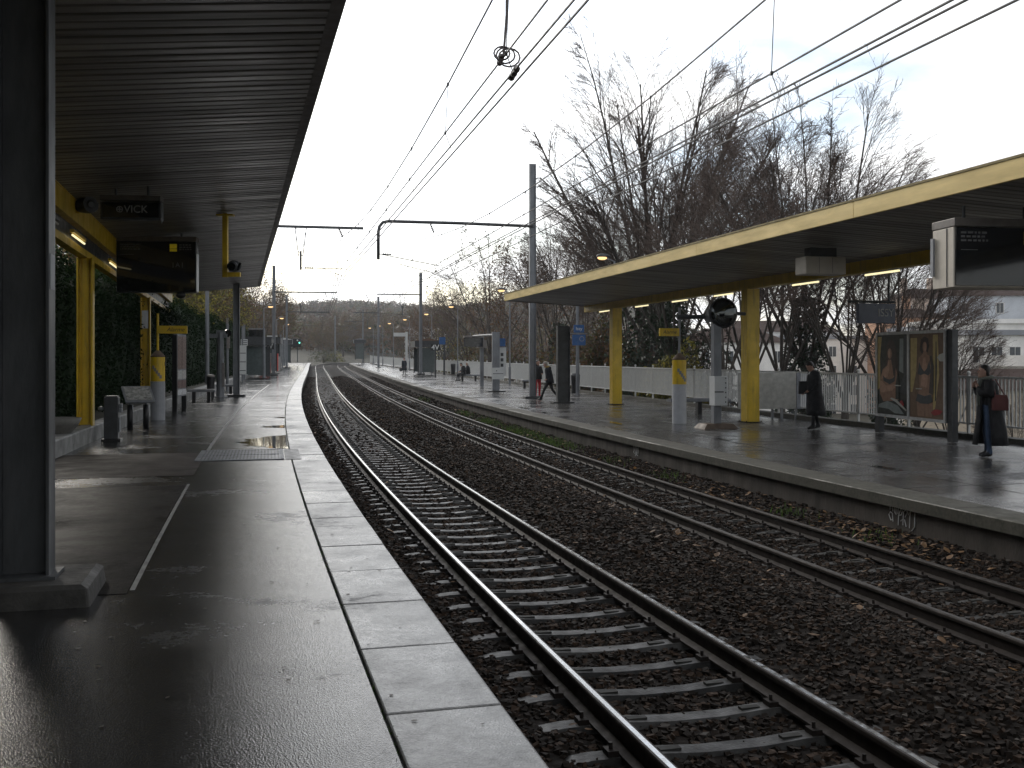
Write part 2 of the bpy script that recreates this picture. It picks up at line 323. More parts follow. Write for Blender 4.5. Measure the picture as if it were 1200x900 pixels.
tag(mb.build('platform_edge_left', M['coping'], bevel=.012), kind='structure')
sweep('platform_joint', [(-3.86, .004), (-3.82, .004)], 9.3, 16.4, .5, M['strip'])['kind'] = 'structure'
sweep('platform_joint', [(-3.90, .004), (-3.83, .004)], 21.8, 70, .5, M['strip'])['kind'] = 'structure'
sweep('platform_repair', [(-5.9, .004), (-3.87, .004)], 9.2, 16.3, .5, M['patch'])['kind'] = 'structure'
sweep('platform_repair', [(-6.5, .0045), (-3.84, .0045)], 17.4, 21.2, .5, pm('brownish_asphalt', (.03,.022,.017), .6, spec=.12, var=.4, scale=2., world=True, bump=.3, bscale=70.))['kind'] = 'structure'
mb = MB()
for s in (21.2, 27.5, 34, 41, 49, 58, 68, 80, 95): 
    a = [at(s+.02*q, o, .004) for q, o in ((0, -6.4), (0, CI-.02), (1.5, CI-.02), (1.5, -6.4))]; mb.add(a, [(0,1,2,3)])
tag(mb.build('platform_crack', M['joint']), kind='structure')
# puddle, flat sheets of water beside the coping
mb = MB(); 
for (s0, s1, w_) in ((21.9, 25.6, .95), (28.2, 29.3, .6), (32.6, 33.4, .3)):
    n = 14; pl = [at(s0+(s1-s0)*i/n, CI-.02, .005) for i in range(n+1)]+[at(s0+(s1-s0)*i/n, CI-.03-w_*(math.sin(PI*i/n)**.7)*(1+.18*math.sin(i*2.1)), .005) for i in range(n-1, 0, -1)]
    mb.add(pl, [tuple(range(len(pl)))])
tag(mb.build('puddle_water', M['water']), kind='structure')
# right platform
sweep('platform_right', [(EDGE_R+.08, -.95), (EDGE_R+.08, ZR-.16), (EDGE_R, ZR-.16), (EDGE_R, ZR-.012), (EDGE_R+.012, ZR), (EDGE_R+.6, ZR), (13.9, ZR), (13.9, -.95)], -40, 209, 1., [M['asphalt_right'], M['coping_moss'], M['wall']], mi=[2, 2, 1, 1, 1, 0, 2])['kind'] = 'structure'
mb = MB(); rr = random.Random(5); s = -6.
while s < 200:
    a = [at(s+q, o, ZR+.004) for q, o in ((0, EDGE_R+.02), (0, EDGE_R+.6), (.02, EDGE_R+.6), (.02, EDGE_R+.02))]; mb.add(a, [(0,1,2,3)]); s += 2.0
for s0, s1, o in ((-8, 60, 7.6), (60, 200, 8.0)):
    ss = np.arange(s0, s1, 1.); 
    for q in ss: mb.add([at(q, o, ZR+.004), at(q, o+.025, ZR+.004), at(q+1, o+.025, ZR+.004), at(q+1, o, ZR+.004)], [(0,1,2,3)])
for q in range(-4, 200, 9): mb.add([at(q, EDGE_R+.6, ZR+.0045), at(q, 13.6, ZR+.0045), at(q+.03, 13.6, ZR+.0045), at(q+.03, EDGE_R+.6, ZR+.0045)], [(0,1,2,3)])
tag(mb.build('platform_joint', M['joint']), kind='structure')
rp = random.Random(9); mb = MB()
for k in range(12):
    s0 = rp.uniform(14, 60); o0 = rp.choice([EDGE_R+.9, 7.75, rp.uniform(7, 11)]); ln = rp.uniform(.4, 1.2); wd = rp.uniform(.06, .16); n = 12
    mb.add([at(s0+ln*math.cos(2*PI*i/n)*(1+.2*math.sin(3*i)), o0+wd*math.sin(2*PI*i/n), ZR+.006+.0004*k) for i in range(n)], [tuple(range(n))])
tag(mb.build('puddle_water', M['water']), kind='structure')
# ballast bed
def bed_z(o): 
    return np.interp(o, [-1.7, -1.2, -.9, -.7, 0, .7, 1.1, 1.7, 2.05, 2.5, 3.0, 3.39, 4.09, 4.79, 5.15, 5.7], [-.61,-.615,-.64,-.665,-.655,-.665,-.625,-.53,-.49,-.53,-.72,-.775,-.762,-.775,-.68,-.57])
prof = [(o, float(bed_z(o))) for o in np.arange(-1.74, 5.8, .12)]
sweep('ballast_bed', prof, -10, 330, .5, M['bed'], smooth=True)['kind'] = 'structure'
SP = .56
def stones(n, s0, s1, r0, r1):
    s = RNG.uniform(s0, s1, n); o = RNG.uniform(-1.7, 5.75, n); r = RNG.uniform(r0, r1, n)
    ph = (s/SP) % 1.; onsl = (np.minimum(ph, 1-ph)*SP < .06) & ((abs(o) < 1.15) | (abs(o-T2) < 1.15)) & (RNG.random(n) > .22)
    nearr = np.zeros(n, bool)
    for c in (-RAIL, RAIL, T2-RAIL, T2+RAIL): nearr |= abs(o-c) < .085
    k = ~(onsl | nearr); s, o, r = s[k], o[k], r[k]; n = len(s)
    t = np.interp(s, S, LT); x = np.interp(s, S, LX)+o*np.cos(t); y = np.interp(s, S, LY)-o*np.sin(t); z = np.interp(s, S, LZ)+bed_z(o)+RNG.uniform(-.01, .35, n)*r
    c = np.array([(-1,-1,-1),(1,-1,-1),(1,1,-1),(-1,1,-1),(-1,-1,1),(1,-1,1),(1,1,1),(-1,1,1)], float)*.62
    v = c[None]*(1+RNG.uniform(-.45, .35, (n, 8, 3)))
    v[..., 2] *= RNG.uniform(.55, .95, n)[:, None]; v[..., 0] *= RNG.uniform(.8, 1.35, n)[:, None]
    a = RNG.uniform(0, 2*PI, n); b = RNG.normal(0, .5, n); ca, sa, cb_, sb = np.cos(a)[:, None], np.sin(a)[:, None], np.cos(b)[:, None], np.sin(b)[:, None]
    X, Y, Z = v[..., 0], v[..., 1], v[..., 2]; Y, Z = Y*cb_-Z*sb, Y*sb+Z*cb_; X, Y = X*ca-Y*sa, X*sa+Y*ca
    V = np.stack([X, Y, Z], -1)*r[:, None, None]+np.stack([x, y, z], -1)[:, None]
    f = np.array([(0,3,2,1),(4,5,6,7),(0,1,5,4),(1,2,6,5),(2,3,7,6),(3,0,4,7)])
    return V.reshape(-1, 3), (f[None]+8*np.arange(n)[:, None, None]).reshape(-1, 4)
Vs, Fs, b0 = [], [], 0
for args in ((36000, 2., 12, .018, .038), (30000, 12, 27, .023, .046), (14000, 27, 55, .034, .06), (10000, 55, 120, .055, .09)):
    V, F_ = stones(*args); Vs.append(V); Fs.append(F_+b0); b0 += len(V)
tag(npmesh('gravel', np.concatenate(Vs), np.concatenate(Fs), [M['stone'], M['stone_brown'], M['stone_pale']], mi=np.repeat(RNG.choice(3, b0//8, p=[.64, .32, .04]), 6)), 'dark brown crushed stone ballast filling the bed under both tracks', 'gravel', kind='stuff')
# the two tracks: rails and sleepers
def rail_prof(c, zt):
    p = [(-.017,0),(.017,0),(.031,-.003),(.036,-.012),(.037,-.035),(.012,-.05),(.010,-.135),(.07,-.155),(.07,-.172),(-.07,-.172),(-.07,-.155),(-.010,-.135),(-.012,-.05),(-.037,-.035),(-.036,-.012),(-.031,-.003)]
    return [(c+a, zt+b) for a, b in p]
slm = MB()                                    # one sleeper: dipped in the middle, with rail chairs and clips
xs = [-1.13, -.95, -.5, -.2, .2, .5, .95, 1.13]; zs_ = [-.02, 0, 0, -.02, -.02, 0, 0, -.02]
for i in range(7):
    for (y0, y1, dz) in ((-.1, .1, 0),):
        a, b = xs[i], xs[i+1]; za, zb = zs_[i], zs_[i+1]
        slm.add([(a,-.12,-.15),(b,-.12,-.15),(b,.12,-.15),(a,.12,-.15),(a,-.07,za),(b,-.07,zb),(b,.07,zb),(a,.07,za)], [(0,3,2,1),(4,5,6,7),(0,1,5,4),(2,3,7,6)]+([(3,0,4,7)] if i == 0 else [])+([(1,2,6,5)] if i == 6 else []))
for c in (-RAIL, RAIL):
    for q in (-1, 1):
        slm.bb(c+q*.11-.035, c+q*.11+.035, -.05, .05, 0, .035, 1); slm.tube([(c+q*.11, 0, .03), (c+q*.11, 0, .075)], .014, 6, 1)
for q in (-1, 1): slm.bb(q*.42-.07, q*.42+.07, -.028, .028, -.018, .006, 2)
for tname, c, zt, lab in (('railway_track', 0., Z1, 'nearest railway track with shining rail heads beside the pale stone platform edge'), ('railway_track', T2, Z2, 'farther railway track with dull rails beside the mossy platform wall')):
    tr = on(tname, lab, 'railway track', 0, c, 0); Mi = tr.matrix_basis.inverted()
    for q in (-1, 1):
        r = sweep('rail', rail_prof(c+q*RAIL, zt), -9, 330, .5, [M['railtop'] if c == 0 else M['raildull'], M['rust']], mi=[0]+[1]*15, closed=True)
        r.data.transform(Mi); r.parent = tr
    base = None; k0 = 2 if c == 0 else 3
    for k in range(100):
        s = (k0+k)*SP+ (3*SP if c else 0)
        p = Mi @ Vector(at(s, c, zt-.172))
        if base is None: base = slm.build('sleeper', [M['sleeper'], M['rust'], M['joint']], tr); o = base
        else: o = base.copy(); COL.objects.link(o)
        o.location = p; o.rotation_euler = (0, 0, -head(s)+head(0))
    mb = MB()
    for k in range(100, 330):
        s = (k0+k)*SP+(3*SP if c else 0); x, y, z = at(s, c, zt-.23); p = Mi @ Vector((x, y, z)); mb.box(p, (2.26, .18, .12), -head(s)+head(0))
    tag(mb.build('sleeper_run', M['sleeper'], tr), kind='stuff')
# fallen leaves and weeds
def scatter_leaves(pts, r0, r1, name, mat, label, cat, stand=.15, curl=.3):
    n = len(pts); r = RNG.uniform(r0, r1, n); a = RNG.uniform(0, 2*PI, n); V = np.zeros((n, 6, 3))
    shp = np.array([(-1,0,.0),(-.4,.55,.25),(.4,.6,.1),(1.1,0,.2),(.4,-.55,.3),(-.4,-.6,.05)])
    t1 = RNG.normal(0, stand, n); X = shp[None, :, 0]*r[:, None]; Y = shp[None, :, 1]*r[:, None]; Z = shp[None, :, 2]*r[:, None]*curl*RNG.uniform(0, 2, n)[:, None]+X*t1[:, None]
    V[..., 0] = X*np.cos(a)[:, None]-Y*np.sin(a)[:, None]+pts[:, 0:1]; V[..., 1] = X*np.sin(a)[:, None]+Y*np.cos(a)[:, None]+pts[:, 1:2]; V[..., 2] = Z+pts[:, 2:3]
    return tag(npmesh(name, V.reshape(-1, 3), np.arange(n*6).reshape(n, 6), mat), label, cat, kind='stuff')
def lp(s, o, dz): 
    t = np.interp(s, S, LT); return np.stack([np.interp(s, S, LX)+o*np.cos(t), np.interp(s, S, LY)-o*np.sin(t), np.interp(s, S, LZ)+dz], 1)
s1 = np.concatenate([RNG.normal(13.0, .9, 130), RNG.normal(17.4, 1., 45), RNG.uniform(7, 50, 150)]); o1 = RNG.uniform(4.95, 5.68, len(s1)); 
s2 = RNG.uniform(4, 45, 130); o2 = RNG.uniform(-1.5, 5.2, 130); s3 = RNG.uniform(5, 24, 60); o3 = RNG.normal(2.7, .35, 60)
P_ = np.concatenate([lp(s1, o1, bed_z(o1)+.05), lp(s2, o2, bed_z(o2)+.055), lp(s3, o3, bed_z(o3)+.055)])
scatter_leaves(P_, .025, .06, 'fallen_leaves', M['leaf'], 'orange and brown autumn leaves fallen on the ballast', 'leaves', .25, .6)
s4 = RNG.uniform(4.5, 40, 420); o4 = RNG.uniform(-5.8, -1.75, 420)
scatter_leaves(lp(s4, o4, .007), .006, .022, 'leaf_litter', pm('dark_wet_leaf', (.05,.035,.02), .5, world=True), 'small dark leaf scraps on the wet near platform', 'leaves', .05, .2)
def blades(pts, h0, h1, wd, name, mat, label, cat):
    n = len(pts); a = RNG.uniform(0, 2*PI, n); h = RNG.uniform(h0, h1, n); l = RNG.normal(0, .35, (n, 2))*h[:, None]
    V = np.zeros((n, 3, 3)); V[:, 0] = pts; V[:, 1] = pts; V[:, 2] = pts
    V[:, 0, 0] += wd*np.cos(a); V[:, 0, 1] += wd*np.sin(a); V[:, 1, 0] -= wd*np.cos(a); V[:, 1, 1] -= wd*np.sin(a); V[:, 2, :2] += l; V[:, 2, 2] += h
    return tag(npmesh(name, V.reshape(-1, 3), np.arange(n*3).reshape(n, 3), mat), label, cat, kind='stuff')
cl = np.concatenate([RNG.normal(c, w_, n) for c, w_, n in ((29.5, 1.2, 700), (34, 1.5, 800), (39.5, 1.1, 500), (45, 1.3, 300), (61, 1.5, 200), (20.5, .5, 70), (13.0, .3, 40), (15.4, .3, 50), (24, .4, 60))]); ol = RNG.normal(5.33, .14, len(cl))
blades(lp(cl, ol, bed_z(ol)), .05, .15, .011, 'weeds', M['grass'], 'bright green weeds along the foot of the far platform wall', 'weeds')
cl = RNG.uniform(3, 40, 900); ol = CI-.006+RNG.normal(0, .012, 900)
blades(lp(cl, ol, -.02), .01, .035, .006, 'moss', M['grass'], 'thin moss in the joint behind the pale edge slabs', 'moss')
# ------------------------------------------------------------------ canopies
def text_mesh(txt, size, mat, parent, loc, rot, name='lettering', depth=.004, bold=0., shear=0.):
    cu = bpy.data.curves.new(name, 'FONT'); cu.body = txt; cu.size = size; cu.align_x = 'CENTER'; cu.align_y = 'CENTER'; cu.extrude = depth; cu.offset = bold; cu.shear = shear
    tmp = bpy.data.objects.new('tmp', cu); COL.objects.link(tmp); me = bpy.data.meshes.new_from_object(tmp); bpy.data.objects.remove(tmp); bpy.data.curves.remove(cu)
    me.materials.clear(); me.materials.append(mat); me.name = name
    o = bpy.data.objects.new(name, me); COL.objects.link(o); o.parent = parent; o.location = loc; o.rotation_euler = rot; return o
FACE = (PI/2, 0, 0)                                   # lettering read from -y
CL = math.hypot(.267, 1.); ZC = 1.8145
# canopy over the near platform: local +y along it, +x to the tracks. origin n=0,t=0
angL = math.atan(.267)
cL = thing('platform_canopy', 'dark slatted canopy roof over the near platform carried on yellow beams', 'canopy', (0, 0, 0), angL)
nf, nb, zf, zb, te = 1.043, -3.236, 5.4145, 4.975, 52.9
def ceil_z(n): return zb+(zf-zb)*(n-nb)/(nf-nb)
def slat_ceiling(n0, n1, z0, z1, t0, t1, pitch, parent):
    V, F, mi = [], [], []
    t = t0; rj = random.Random(4)
    while t < t1-pitch:
        g = .05; q = len(V); dz = rj.uniform(-.003, .003)
        for (a, h) in ((t, .05), (t, .012), (t+.012, 0), (t+pitch-g-.012, 0), (t+pitch-g, .012), (t+pitch-g, .05)):
            V += [(n0, a, z0+h+dz), (n1, a, z1+h+dz)]
        for k in range(5): F.append((q+2*k, q+2*k+1, q+2*k+3, q+2*k+2)); mi.append(0)
        V += [(n0, t+pitch-g, z0+.051), (n1, t+pitch-g, z1+.051), (n1, t+pitch, z1+.051), (n0, t+pitch, z0+.051)]
        F.append((q+12, q+13, q+14, q+15)); mi.append(1); t += pitch
    return npmesh('ceiling', V, F, [M['slat'], M['gap']], parent, mi)
slat_ceiling(nb+.1, nf-.14, ceil_z(nb+.1), ceil_z(nf-.14), -28, te-.05, .245, cL)
mb = MB(); mb.prism([(nb-.25, zb+.06), (nf-.02, zf+.075), (nf-.02, zf+.30), (nb-.25, zb+.30)], -28, te-.02); mb.build('roof', M['roofing'], cL)
mb = MB(); mb.prism([(nf-.14, zf-.02), (nf, zf-.02), (nf, zf+.34), (nf-.03, zf+.34), (nf-.03, zf+.05), (nf-.14, zf+.05)], -28, te); mb.build('fascia', M['lip'], cL)
mb = MB(); mb.prism([(nb-.3, zb-.02), (nf-.15, zf-.02-.012), (nf-.15, zf+.34), (nb-.3, zb+.34)], te, te+.06); mb.build('end_fascia', M['lip'], cL)
mb = MB(); mb.bb(nb-.12, nb+.1, -28, te-.05, 4.535, zb+.03); mb.bb(nb-.02, nb+.115, -28, te-.05, zb-.03, zb-.005); mb.build('upper_beam', M['yellow'], cL)
mb = MB(); mb.bb(nb-.11, nb-.06, -28, te-.05, 4.19, 4.533); mb.build('dark_panel', M['steel_dark'], cL)
mb = MB(); mb.bb(nb-.2, nb+.0, -28, te-.05, 4.04, 4.188); mb.build('lower_beam', M['yellow'], cL)
for t in (-21.8, -6.6, 8.6, 24.43, 39.7):
    mb = MB()
    for q in (-1, 1): mb.bb(nb-.05+q*.15-.018, nb-.05+q*.15+.018, t-.16, t+.16, .0 if q > 0 else .33, 4.038)
    mb.bb(nb-.182, nb+.082, t-.01, t+.01, .33, 4.036); mb.bb(nb-.11, nb+.03, t-.05, t-.015, .34, 4.034)
    p = mb.build('post', M['yellow'], cL, bevel=.005)
    if abs(t-39.7) < .1:
        mb = MB(); mb.bb(nb-.17, nb+.05, t-.185, t-.175, 2.9, 3.55); nq = mb.build('paper_notice', M['white'], p)
lt_kids = [('between the near dark mast and the first yellow post', 19.3, 0), ('beside the head of the nearest yellow post', 22.6, 1), ('past the nearest yellow post, by the display board', 28.7, 1)]
for lab, t, lit in lt_kids:
    q = thing('fluorescent_lamp', ('lit' if lit else 'unlit')+' fluorescent tube '+lab, 'lamp', (0, 0, 0), angL, 'fluorescent lamps under the near canopy')
    mb = MB(); mb.bb(nb+.02, nb+.10, t-.85, t+.85, 4.30, 4.36); mb.build('lamp_housing', M['yellow'] if lit else M['steel'], q)
    mb = MB(); mb.tube([(nb+.065, t-.8, 4.25), (nb+.065, t+.8, 4.25)], .022, 10); mb.build('lamp_tube', M['tube'] if lit else M['white'], q, smooth=True)
# canopy over the far platform
angR = math.atan(.241); nR = math.cos(angR)
cR = thing('platform_canopy', 'canopy with cream yellow fascia and dark slatted ceiling over the far platform', 'canopy', (0, 0, 0), angR)
Rf, Rb = 10.56*nR, 14.45*nR; zRf, zRb = 1.8145+2.52, 1.8145+2.33; tR1 = 45.1*nR+.3*math.sin(angR)
def n2x(n): return n
slat_ceiling(Rf+.03, Rb+.35, zRf+.01, zRb-.02, -18, tR1-.05, .245, cR)
mb = MB(); mb.prism([(Rf+.06, zRf+.07), (Rb+1.9, zRb-.02), (Rb+1.9, zRb+.22), (Rf+.06, zRf+.26)], -18, tR1); mb.build('roof', M['roofing'], cR)
for a in range(9):                                       # fascia panels, butted
    t0, t1 = -18+(tR1+18)*a/9, -18+(tR1+18)*(a+1)/9-.008
    mb = MB(); mb.bb(Rf-.03, Rf+.03, t0, t1, zRf-.01, zRf+.285); mb.build('fascia', M['cream'], cR, bevel=.006)
mb = MB(); mb.bb(Rf-.045, Rf+.07, -18, tR1+.03, zRf+.288, zRf+.325); mb.build('roof_edge', M['rim'], cR)
mb = MB(); mb.prism([(Rf+.035, zRf-.01), (Rb+.36, zRb-.04), (Rb+.36, zRb+.24), (Rf+.035, zRf+.285)], tR1, tR1+.05); mb.build('end_fascia', M['lip'], cR)
mb = MB(); mb.bb(Rb-.13, Rb+.13, -18, tR1+.02, 3.87, zRb+.02); mb.build('beam', M['yellow'], cR, bevel=.01)
for X, Y in ((4.25, 42.15), (7.27, 30.51), (11.05, 14.8)):
    t = Y*nR-X*math.sin(angR); mb = MB(); a = .2
    mb.bb(Rb-.02-a, Rb-.02-a+.04, t-.2, t+.2, ZR, 3.868); mb.bb(Rb-.02+a-.04, Rb-.02+a, t-.2, t+.2, ZR, 3.868); mb.bb(Rb-.18, Rb+.14, t-.2, t-.17, ZR, 3.866)
    mb.bb(Rb-.18, Rb+.14, t+.17, t+.2, ZR, 3.866)
    p_ = mb.build('post', M['yellow'], cR, bevel=.008)
    mb = MB(); mb.bb(Rb-.3, Rb+.26, t-.28, t+.28, ZR, ZR+.02); [mb.tube([(Rb-.02+i*.24, t+j*.24, ZR+.02), (Rb-.02+i*.24, t+j*.24, ZR+.05)], .018, 6) for i in (-1, 1) for j in (-1, 1)]; mb.build('foot_plate', M['rust'], p_)
nm = ['behind the roof corner at the far end', 'between the far yellow post and the alarm post', 'above the alarm post', 'above the round mirror', 'between the near yellow post and the blue sign', 'above the blue station sign']
for lab, Y in zip(nm, (43.6, 39.3, 35.7, 32.3, 27.4, 24.0)):
    X = 14.45-.241*Y; t = Y*nR-X*math.sin(angR)
    q = thing('fluorescent_lamp', 'lit fluorescent tube under the far canopy '+lab, 'lamp', (0, 0, 0), angR, 'fluorescent lamps under the far canopy')
    mb = MB(); mb.bb(Rb-.05, Rb+.05, t-.72, t+.72, 3.835, 3.868); mb.build('lamp_housing', M['white'], q)
    mb = MB(); mb.tube([(Rb, t-.68, 3.81), (Rb, t+.68, 3.81)], .022, 10); mb.build('lamp_tube', M['tube'], q, smooth=True)
# ------------------------------------------------------------------ things hung from the canopies
def rods(mb, xs, y, z0, z1, mi=0):
    for x in xs: mb.tube([(x, y, z0), (x, y, z1)], .025, 8, mi)
Xs, Ys = -7.3, 19.6
q = thing('hanging_sign', 'small black hanging sign lettered VICK under the near canopy', 'sign', (Xs, Ys, 0), .12)
mb = MB(); mb.bb(-.56, .56, 0, .24, 4.55, 4.80); mb.bb(-.56, .56, 0, .24, 4.47, 4.55); mb.build('casing', M['steel_dark'], q, bevel=.01)
mb = MB(); mb.bb(-.56, .56, -.03, .24, 4.83, 4.93); mb.build('top_rail', pm('brown_casing', (.10,.09,.08), .5), q, bevel=.01)
mb = MB(); mb.bb(-.52, .52, -.012, -.002, 4.51, 4.79); f = mb.build('sign_face', M['screen'], q)
text_mesh('VICK', .2, M['print'], f, (.1, -.016, 4.66), FACE)
mb = MB(); mb.tube([(-.2+.055*math.cos(a*PI/8), -.016, 4.66+.055*math.sin(a*PI/8)) for a in range(17)], .008, 5); mb.bb(-.21, -.19, -.02, -.014, 4.62, 4.70); mb.bb(-.24, -.16, -.02, -.014, 4.65, 4.67); mb.build('emblem', M['print'], f)
mb = MB(); rods(mb, (-.3, .3), .12, 4.93, 5.16); mb.build('hanger', M['steel_dark'], q)
mb = MB(); mb.bb(.57, .58, .0, .02, 4.40, 4.83); mb.bb(.0, .3, -.01, .0, 4.45, 4.465); mb.build('edge_strip', M['steel'], q)
Xs, Ys = -9.45, 27.2
def display_board(label, loc, rz, wdt, hgt, zt, dep, side_mat, sym):
    q = thing('display_board', label, 'display board', loc, rz)
    mb = MB(); mb.bb(-wdt/2, wdt/2, .02, dep, zt-hgt, zt); mb.build('casing', side_mat, q, bevel=.012)
    mb = MB(); mb.bb(-wdt/2-.01, wdt/2+.01, -.03, dep+.01, zt+.003, zt+.13); mb.build('top_rail', pm('brown_grey_casing', (.12,.105,.09), .5), q, bevel=.01)
    mb = MB(); mb.bb(-wdt/2+.02, wdt/2-.02, -.01, .018, zt-hgt+.03, zt-.01); f = mb.build('screen', M['screen'], q)
    rj = random.Random(2); mb = MB()
    for r_ in range(3):                                       # lines of print too small to read
        x = -wdt/2+.1
        while x < -wdt/2+wdt*.3: l = rj.uniform(.03, .09); mb.bb(x, x+l, -.014, -.011, zt-.09-r_*.06-.018, zt-.09-r_*.06+.012); x += l+.025
        x = wdt*.29
        while x < wdt*.43: l = rj.uniform(.03, .08); mb.bb(x, x+l, -.014, -.011, zt-.09-r_*.06-.016, zt-.09-r_*.06+.012); x += l+.025
    mb.bb(-wdt/2+.1, -wdt/2+wdt*.22, -.014, -.011, zt-.36, zt-.35); mb.build('printed_lines', M['faint'], f)
    mb = MB(); mb.bb(wdt*.17, wdt*.26, -.016, -.011, zt-.19, zt-.07); mb.bb(wdt*.17, wdt*.26, -.016, -.011, zt-.27, zt-.20); mb.build('yellow_label', pm('yellow_label', (.75,.6,.03), .5, emit=((.8,.6,.02), .04)), f)
    if sym:
        text_mesh('A', .17, M['faint'], f, (wdt*.27, -.016, zt-.63), FACE)
        mb = MB()
        for k in (-1, 1): mb.bb(wdt*.27+k*.12-.008, wdt*.27+k*.12+.008, -.016, -.011, zt-.70, zt-.56)
        mb.build('emblem', M['faint'], f)
    mb = MB(); rods(mb, (-wdt*.3, wdt*.3), dep/2, zt+.13, zt+.36); mb.build('hanger', M['steel_dark'], q)
    return q
q = display_board('large dark train display board with small yellow label hanging under the near canopy', (Xs, Ys, 0), .1, 2.06, 1.36, 4.92, .34, M['steel_dark'], True)
mb = MB(); mb.bb(1.032, 1.045, .0, .3, 3.6, 4.6); mb.build('edge_strip', M['white'], q)
mb = MB(); mb.ball((.62, .1, 3.5), (.13, .13, .1), 12, 8); mb.tube([(.62, .1, 3.58), (.62, .1, 3.6)], .05, 8); mb.build('camera_dome', M['black'], q, smooth=True)
q = display_board('dark train display board with beige side hanging under the far canopy', (7.6, 15.75, 0), .13, 1.7, .93, 3.83, .62, M['beige'], False)
mb = MB(); mb.bb(-.862, -.852, .20, .21, 2.92, 3.82); mb.build('side_seam', M['steel_dark'], q)
mb = MB(); mb.bb(-.90, -.87, .52, .6, 3.1, 3.7); mb.build('edge_strip', M['steel'], q)
q = thing('loudspeaker_box', 'beige flat box hung under the ceiling of the far canopy', 'box', (6.75, 22., 0), .2)
mb = MB(); mb.bb(-.47, .47, 0, .5, 3.62, 4.0); mb.build('casing', M['beige'], q, bevel=.02)
mb = MB(); mb.bb(-.3, .3, .1, .4, 4.003, 4.2); mb.build('mounting', M['steel_dark'], q)
mb = MB()
for k in range(2): mb.bb(-.47+.31*(k+1)-.003, -.47+.31*(k+1)+.003, -.004, -.001, 3.64, 3.98)
mb.build('seam', M['steel_dark'], q)
q = thing('camera_bracket', 'yellow L-shaped bracket holding a round camera under the near canopy', 'camera bracket', (-6.83, 24.4, 0), 0.)
mb = MB(); mb.bb(-.06, .06, -.06, .06, 3.74, 5.26); mb.bb(.06, .36, -.05, .05, 3.75, 3.86); mb.bb(-.2, .2, -.1, .1, 5.2, 5.24); mb.build('bracket', M['yellow'], q, bevel=.006)
mb = MB(); mb.ball((.24, -.1, 4.0), (.17, .14, .14), 14, 8); mb.tube([(.24, -.16, 4.0), (.24, -.3, 3.97)], [.11, .12], 14); mb.build('camera_body', M['steel_dark'], q, smooth=True)
mb = MB(); mb.tube([(.24, -.301, 3.97), (.24, -.312, 3.968)], .09, 14); mb.tube([(.34, -.2, 3.9), (.42, -.25, 4.06)], .03, 8); mb.build('lens', M['screen'], q)
q = thing('round_loudspeaker', 'round dark loudspeaker on a yellow arm at the beam of the near canopy', 'loudspeaker', (-8.66, 20.5, 0), angL)
mb = MB(); mb.tube([(.0, 0, 4.86), (.18, -.12, 4.86), (.24, -.2, 4.87)], [.13, .16, .16], 18); mb.tube([(.24, -.2, 4.87), (.255, -.22, 4.87)], [.09, .06], 18); mb.build('horn', M['steel_dark'], q)
mb = MB(); mb.bb(-.3, .0, -.05, .05, 4.72, 4.78); mb.bb(-.3, .0, -.05, .05, 4.92, 4.96); mb.build('arm', M['yellow'], q)
# ------------------------------------------------------------------ overhead line masts
def hmast(q, w_, d_, z1, mat, z0=0., tw=.02, turn=0):
    mb = MB(); mb.bb(-w_/2, -w_/2+tw, -d_/2, d_/2, z0, z1); mb.bb(w_/2-tw, w_/2, -d_/2, d_/2, z0, z1); mb.bb(-w_/2+tw, w_/2-tw, -tw/2, tw/2, z0, z1)
    return mb.build('mast_column', mat, q, bevel=.004)
def insul(mb, p0, p1, n=5, r=.055):
    p0, p1 = Vector(p0), Vector(p1); pts, rs = [], []
    for k in range(n*4+1):
        pts.append(p0.lerp(p1, k/(n*4))); rs.append(r if k % 4 in (1, 2) else r*.4)
    mb.tube(pts, rs, 8)
def lattice(mb, x, zt, zb_, w0, w1):
    for q in (-1, 1): mb.tube([(x+q*w0, 0, zt), (x+q*w1, 0, zb_)], .022, 6)
    n = 5
    for k in range(n):
        a, b = k/n, (k+1)/n; q = 1 if k % 2 else -1
        mb.tube([(x+q*(w0+(w1-w0)*a), 0, zt+(zb_-zt)*a), (x-q*(w0+(w1-w0)*b), 0, zt+(zb_-zt)*b)], .014, 5)
HCW = 3.9+1.8145; HAUX = HCW+.28; HM = 7.6
near = on('catenary_mast', 'big dark steel mast on a concrete plinth in the left foreground', 'mast', 9.27, -4.6, 0, 'masts of the overhead line')
hmast(near, .37, .26, 11, M['mast_dark'], .115, .024)
mb = MB(); mb.loft([[(-.52,-.46,-.02),(.52,-.46,-.02),(.52,.46,-.02),(-.52,.46,-.02)],[(-.50,-.44,.13),(.50,-.44,.13),(.50,.44,.13),(-.50,.44,.13)],[(-.45,-.40,.16),(.45,-.40,.16),(.45,.40,.16),(-.45,.40,.16)]]); mb.build('plinth', pm('dirty_plinth', (.05,.047,.042), .75, var=.5, scale=4., bump=.5, bscale=18.), near, bevel=.02)
mb = MB(); mb.bb(.186, .19, -.10, .08, 2.35, 2.62); mb.build('number_plate', M['steel'], near)
mb = MB(); mb.bb(-.24, .24, -.2, .2, .161, .185); mb.build('foot_plate', M['mast_dark'], near)
